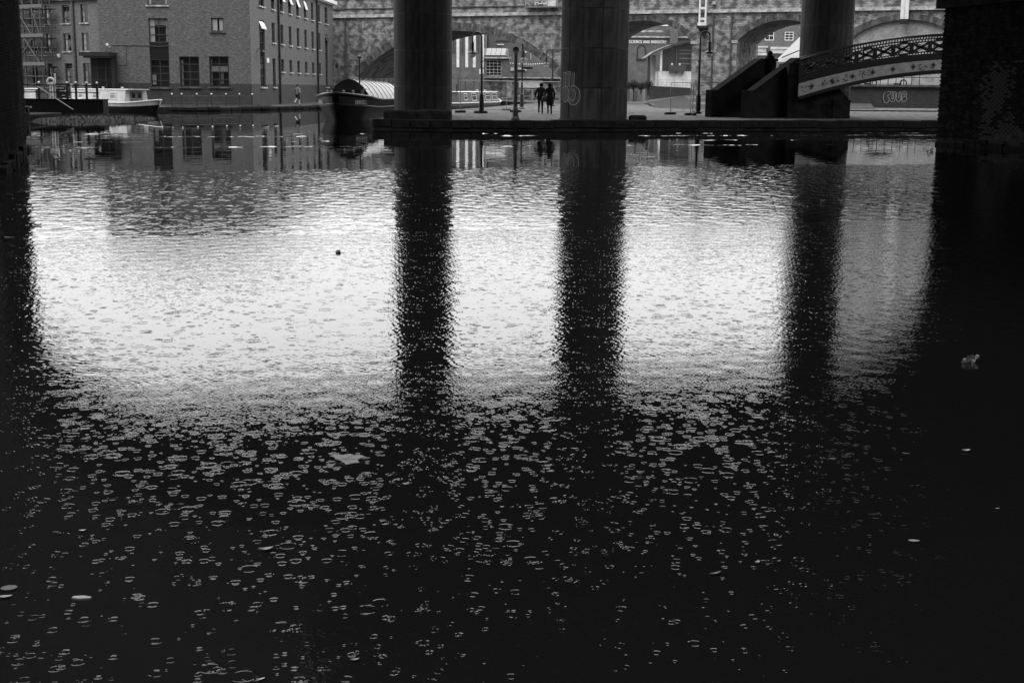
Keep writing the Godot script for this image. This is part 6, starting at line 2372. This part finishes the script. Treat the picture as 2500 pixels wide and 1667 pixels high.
func floats() -> void:
	var defs := [   # x, distance, length, width share, turn, tone, curl
		[-1.0, 5.155, 0.062, 0.5, 0.35, 0.168, 0.25], [1.71, 5.342, 0.048, 0.6, -0.1, 0.185, 0.05], [2.411, 6.77, 0.044, 0.7, 0.1, 0.202, 0.3], [1.661, 6.597, 0.04, 0.3, 0.0, 0.168, 0.1],
		[0.995, 5.054, 0.024, 0.8, 0.8, 0.252, 0.5], [0.808, 4.931, 0.058, 0.3, 0.55, 0.101, 0.15], [-1.869, 4.629, 0.05, 0.5, 0.25, 0.134, 0.1], [-1.822, 5.372, 0.03, 0.6, 0.2, 0.235, 0.2],
		[-0.127, 6.89, 0.04, 0.6, -0.4, 0.185, 0.3], [-0.184, 7.39, 0.075, 0.3, 0.0, 0.168, 0.1], [0.335, 6.741, 0.04, 0.4, -0.1, 0.202, 0.2], [-0.795, 3.955, 0.03, 0.4, 0.7, 0.202, 0.1],
		[-6.381, 17.695, 0.11, 0.5, 0.1, 0.252, 0.3], [-6.21, 16.231, 0.13, 0.4, 0.0, 0.101, 0.1], [5.319, 22.784, 0.08, 0.8, 0.0, 0.269, 0.5], [-0.512, 4.105, 0.032, 0.5, 0.3, 0.118, 0.2],
		[2.224, 5.789, 0.02, 0.5, 0.0, 0.202, 0.2], [1.148, 6.005, 0.045, 0.3, 0.2, 0.118, 0.1], [2.073, 6.711, 0.04, 0.4, -0.4, 0.084, 0.1], [-2.305, 7.428, 0.07, 0.4, 0.5, 0.134, 0.35]]
	var k := 0
	for d in defs:
		var b := leaf_mesh(d[2], d[2] * d[3], d[6], 100 + k)
		var lab := "small pale leaf afloat on the rain-pitted water"
		if d[5] < 0.13:
			lab = "small dull grey leaf afloat on the rain-pitted water"
		elif d[3] < 0.35:
			lab = "narrow pale leaf lying flat on the rain-pitted water"
		solo("floating_leaf", b, mat(d[5], 0.5), lab, "leaf", Transform3D(Basis(Vector3.UP, d[4]), Vector3(d[0], 0.001, -d[1])), "leaves afloat on the water")
		k += 1
	# lobed leaf
	var out := PackedVector2Array()
	for q in [[-1.0, 0.75], [-0.7, 0.7], [-0.5, 0.85], [-0.1, 0.72], [0.12, 0.9], [0.4, 0.7], [0.78, 0.62], [0.98, 0.3], [0.7, 0.12], [0.52, -0.2], [0.62, -0.62], [0.3, -0.68], [-0.12, -0.92], [-0.22, -0.55], [-0.42, -0.15], [-0.66, 0.05], [-0.72, 0.4]]:
		out.append(Vector2(q[0], q[1]) * 0.092)
	var b := MB.new()
	b.ext(out, 0.0, 0.0025, Transform3D(Basis(Vector3(1, 0.0, 0), Vector3(0.0, 0.05, -1).normalized(), Vector3(0, 1, 0.05).normalized()), Vector3.ZERO))
	var lf := solo("lobed_leaf", b, surf(0.14, 0.5, T.fine, Vector3.ONE / 0.08), "large pale lobed leaf floating flat at the edge of the bright reflection", "leaf", Transform3D(Basis(Vector3.UP, 0.15), Vector3(-0.83, 0.008, -6.49)))
	b = MB.new()
	for e in [Vector3(0.09, 0, 0.01), Vector3(0.05, 0, -0.075), Vector3(0.02, 0, 0.08), Vector3(-0.04, 0, -0.045)]:
		b.tube([Vector3(-0.07, 0.003, -0.005), Vector3(-0.02, 0.004, 0), Vector3(e.x, 0.004 - e.z * 0.05, e.z)], 0.0014, 0.0006, 5)
	part(lf, "vein", b, mat(0.09, 0.6))
	# round dark leaf, ragged feather, white shell, plastic bottle, dark fruit
	b = MB.new()
	b.lathe([Vector2(0.0, 0.002), Vector2(0.02, 0.002), Vector2(0.029, 0.004), Vector2(0.03, 0.005), Vector2(0.0, 0.0045)], 18, Vector3.ZERO, 1.0, 0.85)
	solo("round_leaf", b, mat(0.03, 0.5), "round dark grey leaf afloat beside a narrow pale one", "leaf", Transform3D(Basis(Vector3.UP, 0.3), Vector3(-1.889, 0.0, -4.718)))
	b = MB.new()
	for q in 9:
		var x := lerpf(-0.03, 0.03, q / 8.0)
		var s := 0.014 * (1 - absf(q - 3.5) / 6.0)
		b.hexa([Vector3(x - 0.004, 0.001, s), Vector3(x + 0.005, 0.001, s * 0.7), Vector3(x + 0.009, 0.001, -s), Vector3(x, 0.001, -s * 0.8), Vector3(x - 0.004, 0.005, s), Vector3(x + 0.005, 0.006, s * 0.7), Vector3(x + 0.009, 0.008, -s), Vector3(x, 0.007, -s * 0.8)])
	solo("white_feather", b, mat(0.2, 0.6), "small ragged white feather afloat in the dark foreground water", "feather", Transform3D(Basis(Vector3.UP, -0.05), Vector3(-1.588, 0.0, -4.628)))
	b = MB.new()
	var rows := []
	for j in 9:
		var u := j / 8.0
		var row := []
		for i in 11:
			var a := lerpf(-1.25, 1.25, i / 10.0)
			var rr := 0.021 * pow(sin(PI * 0.5 * (1 - u * 0.95)), 0.6)
			row.append(Vector3(sin(a) * rr, 0.022 * (1 - u) - 0.002, cos(a) * rr * 0.6))
		rows.append(row)
	b.skin(rows)
	solo("white_shell", b, mat(0.24, 0.4), "white cup-shaped petal standing up on the dark water", "petal", Transform3D(Basis(), Vector3(0.642, 0.0, -6.306)))
	var bt := thing("plastic_bottle", "crumpled clear plastic bottle floating in the dark water near the brick pier", "bottle", Transform3D(Basis(Vector3.UP, 0.5), Vector3(3.22, 0.0, -9.12)))
	b = MB.new()
	b.lathe([Vector2(0.0, -0.06), Vector2(0.026, -0.055), Vector2(0.031, -0.045), Vector2(0.027, -0.02), Vector2(0.033, 0.0), Vector2(0.026, 0.025), Vector2(0.031, 0.04), Vector2(0.016, 0.062), Vector2(0.013, 0.072)], 9, Vector3.ZERO, 1.0, 0.75)
	var pm := StandardMaterial3D.new()
	pm.albedo_color = Color(0.35, 0.35, 0.35, 0.2)
	pm.transparency = BaseMaterial3D.TRANSPARENCY_ALPHA
	pm.roughness = 0.15
	part(bt, "body", b, pm, Transform3D(Basis(Vector3.FORWARD, 1.35), Vector3(0, 0.018, 0)))
	b = MB.new()
	b.lathe([Vector2(0.0, 0.072), Vector2(0.0145, 0.072), Vector2(0.0145, 0.088), Vector2(0.0, 0.089)], 12)
	part(bt, "cap", b, mat(0.15, 0.4), Transform3D(Basis(Vector3.FORWARD, 1.35), Vector3(0, 0.018, 0)))
	var fr := thing("floating_fruit", "round dark fruit with a thin stalk afloat in the bright water", "fruit", Transform3D(Basis(), Vector3(-2.0, 0.008, -15.05)))
	b = MB.new()
	b.lathe([Vector2(0, -0.026), Vector2(0.02, -0.02), Vector2(0.03, 0.0), Vector2(0.027, 0.014), Vector2(0.012, 0.026), Vector2(0, 0.027)], 16)
	part(fr, "body", b, mat(0.06, 0.35))
	b = MB.new()
	b.tube([Vector3(0.025, -0.004, 0), Vector3(0.05, -0.003, 0.01), Vector3(0.07, -0.004, 0.0)], 0.003, 0.002, 5)
	part(fr, "stalk", b, mat(0.05))
	# sprig at the pier corner
	var sp := thing("wall_sprig", "small leafy sprig hanging over the water at the corner of the brick pier", "plant", Transform3D(Basis(), VF * Vector3(SR - 0.1, 0.3, -TF + 0.1)))
	var g := RandomNumberGenerator.new()
	g.seed = 77
	b = MB.new()
	var lv := MB.new()
	for q in 7:
		var e := Vector3(-g.randf_range(0.15, 0.5), g.randf_range(-0.25, 0.25), g.randf_range(-0.2, 0.3))
		b.tube([Vector3.ZERO, e * 0.5 + Vector3(0, 0.1, 0), e], 0.008, 0.004, 5)
		for w in 6:
			var p := e * (0.4 + 0.1 * w) + Vector3(0, 0.06 * sin(w), 0)
			var u := Vector3(g.randfn(), g.randfn() * 0.6, g.randfn()).normalized() * 0.06
			var n2 := u.cross(Vector3(g.randfn(), g.randfn(), g.randfn()).normalized()) * 0.5
			lv.quad(p, p + u * 0.5 + n2, p + u, p + u * 0.5 - n2)
	part(sp, "stem", b, mat(0.03))
	part(sp, "leaves", lv, mat(0.05, 0.6))

func backdrop_ground() -> void:
	var b := MB.new()
	b.quad(Vector3(-700, -1.4, 300), Vector3(700, -1.4, 300), Vector3(700, -1.4, -900), Vector3(-700, -1.4, -900))
	struct("ground", b, mats.earth)
	# unseen block added behind the camera to shade piers and darken the mirroring panes
	var rv := thing("added_rear_block", "unseen brick block added behind the viewpoint to shade the fronts of the piers", "building", VF)
	b = MB.new()
	b.box(Vector3(-20.0, 8.0, 30.0), Vector3(380.0, 18.8, 16.0))
	part(rv, "wall", b, mats.brick_plinth)
	b = MB.new()
	b.box(Vector3(-20.0, 17.5, 30.0), Vector3(381.0, 0.4, 17.0))
	part(rv, "cornice", b, mats.brick_plinth)
	# unseen deck added overhead on the right, hiding sky and rain from the water
	var sd := thing("added_unseen_deck", "unseen concrete deck added overhead on the right to darken the water before the brick viaduct", "bridge", VF)
	b = MB.new()
	b.box(Vector3(33.0, 11.7, -9.8), Vector3(58.0, 0.8, 40.4))
	part(sd, "slab", b, mats.concrete)
	for k in 5:
		b = MB.new()
		b.box(Vector3(33.0, 11.1, 6.0 - k * 8.6), Vector3(57.0, 0.5, 0.5))
		part(sd, "beam", b, mats.concrete)
	for z in [8.0, -27.0]:
		b = MB.new()
		b.box(Vector3(45.0, 4.8, z), Vector3(1.2, 13.0, 1.2))
		part(sd, "pillar", b, mats.concrete)
	# the bank the picture is taken from
	b = MB.new()
	b.box(Vector3(6.0, -0.4, -1.5 + 20.0), Vector3(120.0, 1.5, 40.0))
	struct("near_bank", b, mats.earth)

func _ready() -> void:
	rng.seed = 20
	VF = Transform3D(Basis(Vector3(0.9563, 0, -0.2924), Vector3.UP, Vector3(0.2924, 0, 0.9563)), Vector3.ZERO)
	# camera
	var cam := Camera3D.new()
	cam.name = "camera"
	cam.fov = 28.939
	cam.near = 0.1
	cam.far = 1500.0
	cam.position = Vector3(0, 1.87, 0)
	cam.rotation = Vector3(deg_to_rad(-10.847), 0, 0.009)
	add_child(cam)
	cam.current = true
	# sky: even rain cloud
	var env := Environment.new()
	env.background_mode = Environment.BG_SKY
	var sky := Sky.new()
	var sm := ProceduralSkyMaterial.new()
	sm.sky_top_color = grey(2.5)
	sm.sky_horizon_color = grey(0.8)
	sm.sky_curve = 0.6
	sm.ground_bottom_color = grey(0.08)
	sm.ground_horizon_color = grey(0.1)
	sm.sun_angle_max = 0.0
	sky.sky_material = sm
	env.sky = sky
	env.tonemap_mode = Environment.TONE_MAPPER_LINEAR
	env.tonemap_exposure = 2.0
	env.sdfgi_enabled = true
	env.ssao_enabled = true
	env.ssil_enabled = true
	var we := WorldEnvironment.new()
	we.name = "environment"
	we.environment = env
	add_child(we)
	var sun := DirectionalLight3D.new()
	sun.name = "sun"
	sun.light_energy = 0.45
	sun.light_angular_distance = 50.0
	sun.shadow_enabled = true
	sun.rotation = Vector3(deg_to_rad(-56), deg_to_rad(-38), 0)
	add_child(sun)
	make_materials()
	water()
	backdrop_ground()
	quay()
	left_bank()
	brick_viaduct()
	iron_viaduct()
	stone_viaduct()
	warehouse()
	wing()
	footbridge()
	background()
	boats()
	lamps()
	fences()
	people()
	floats()
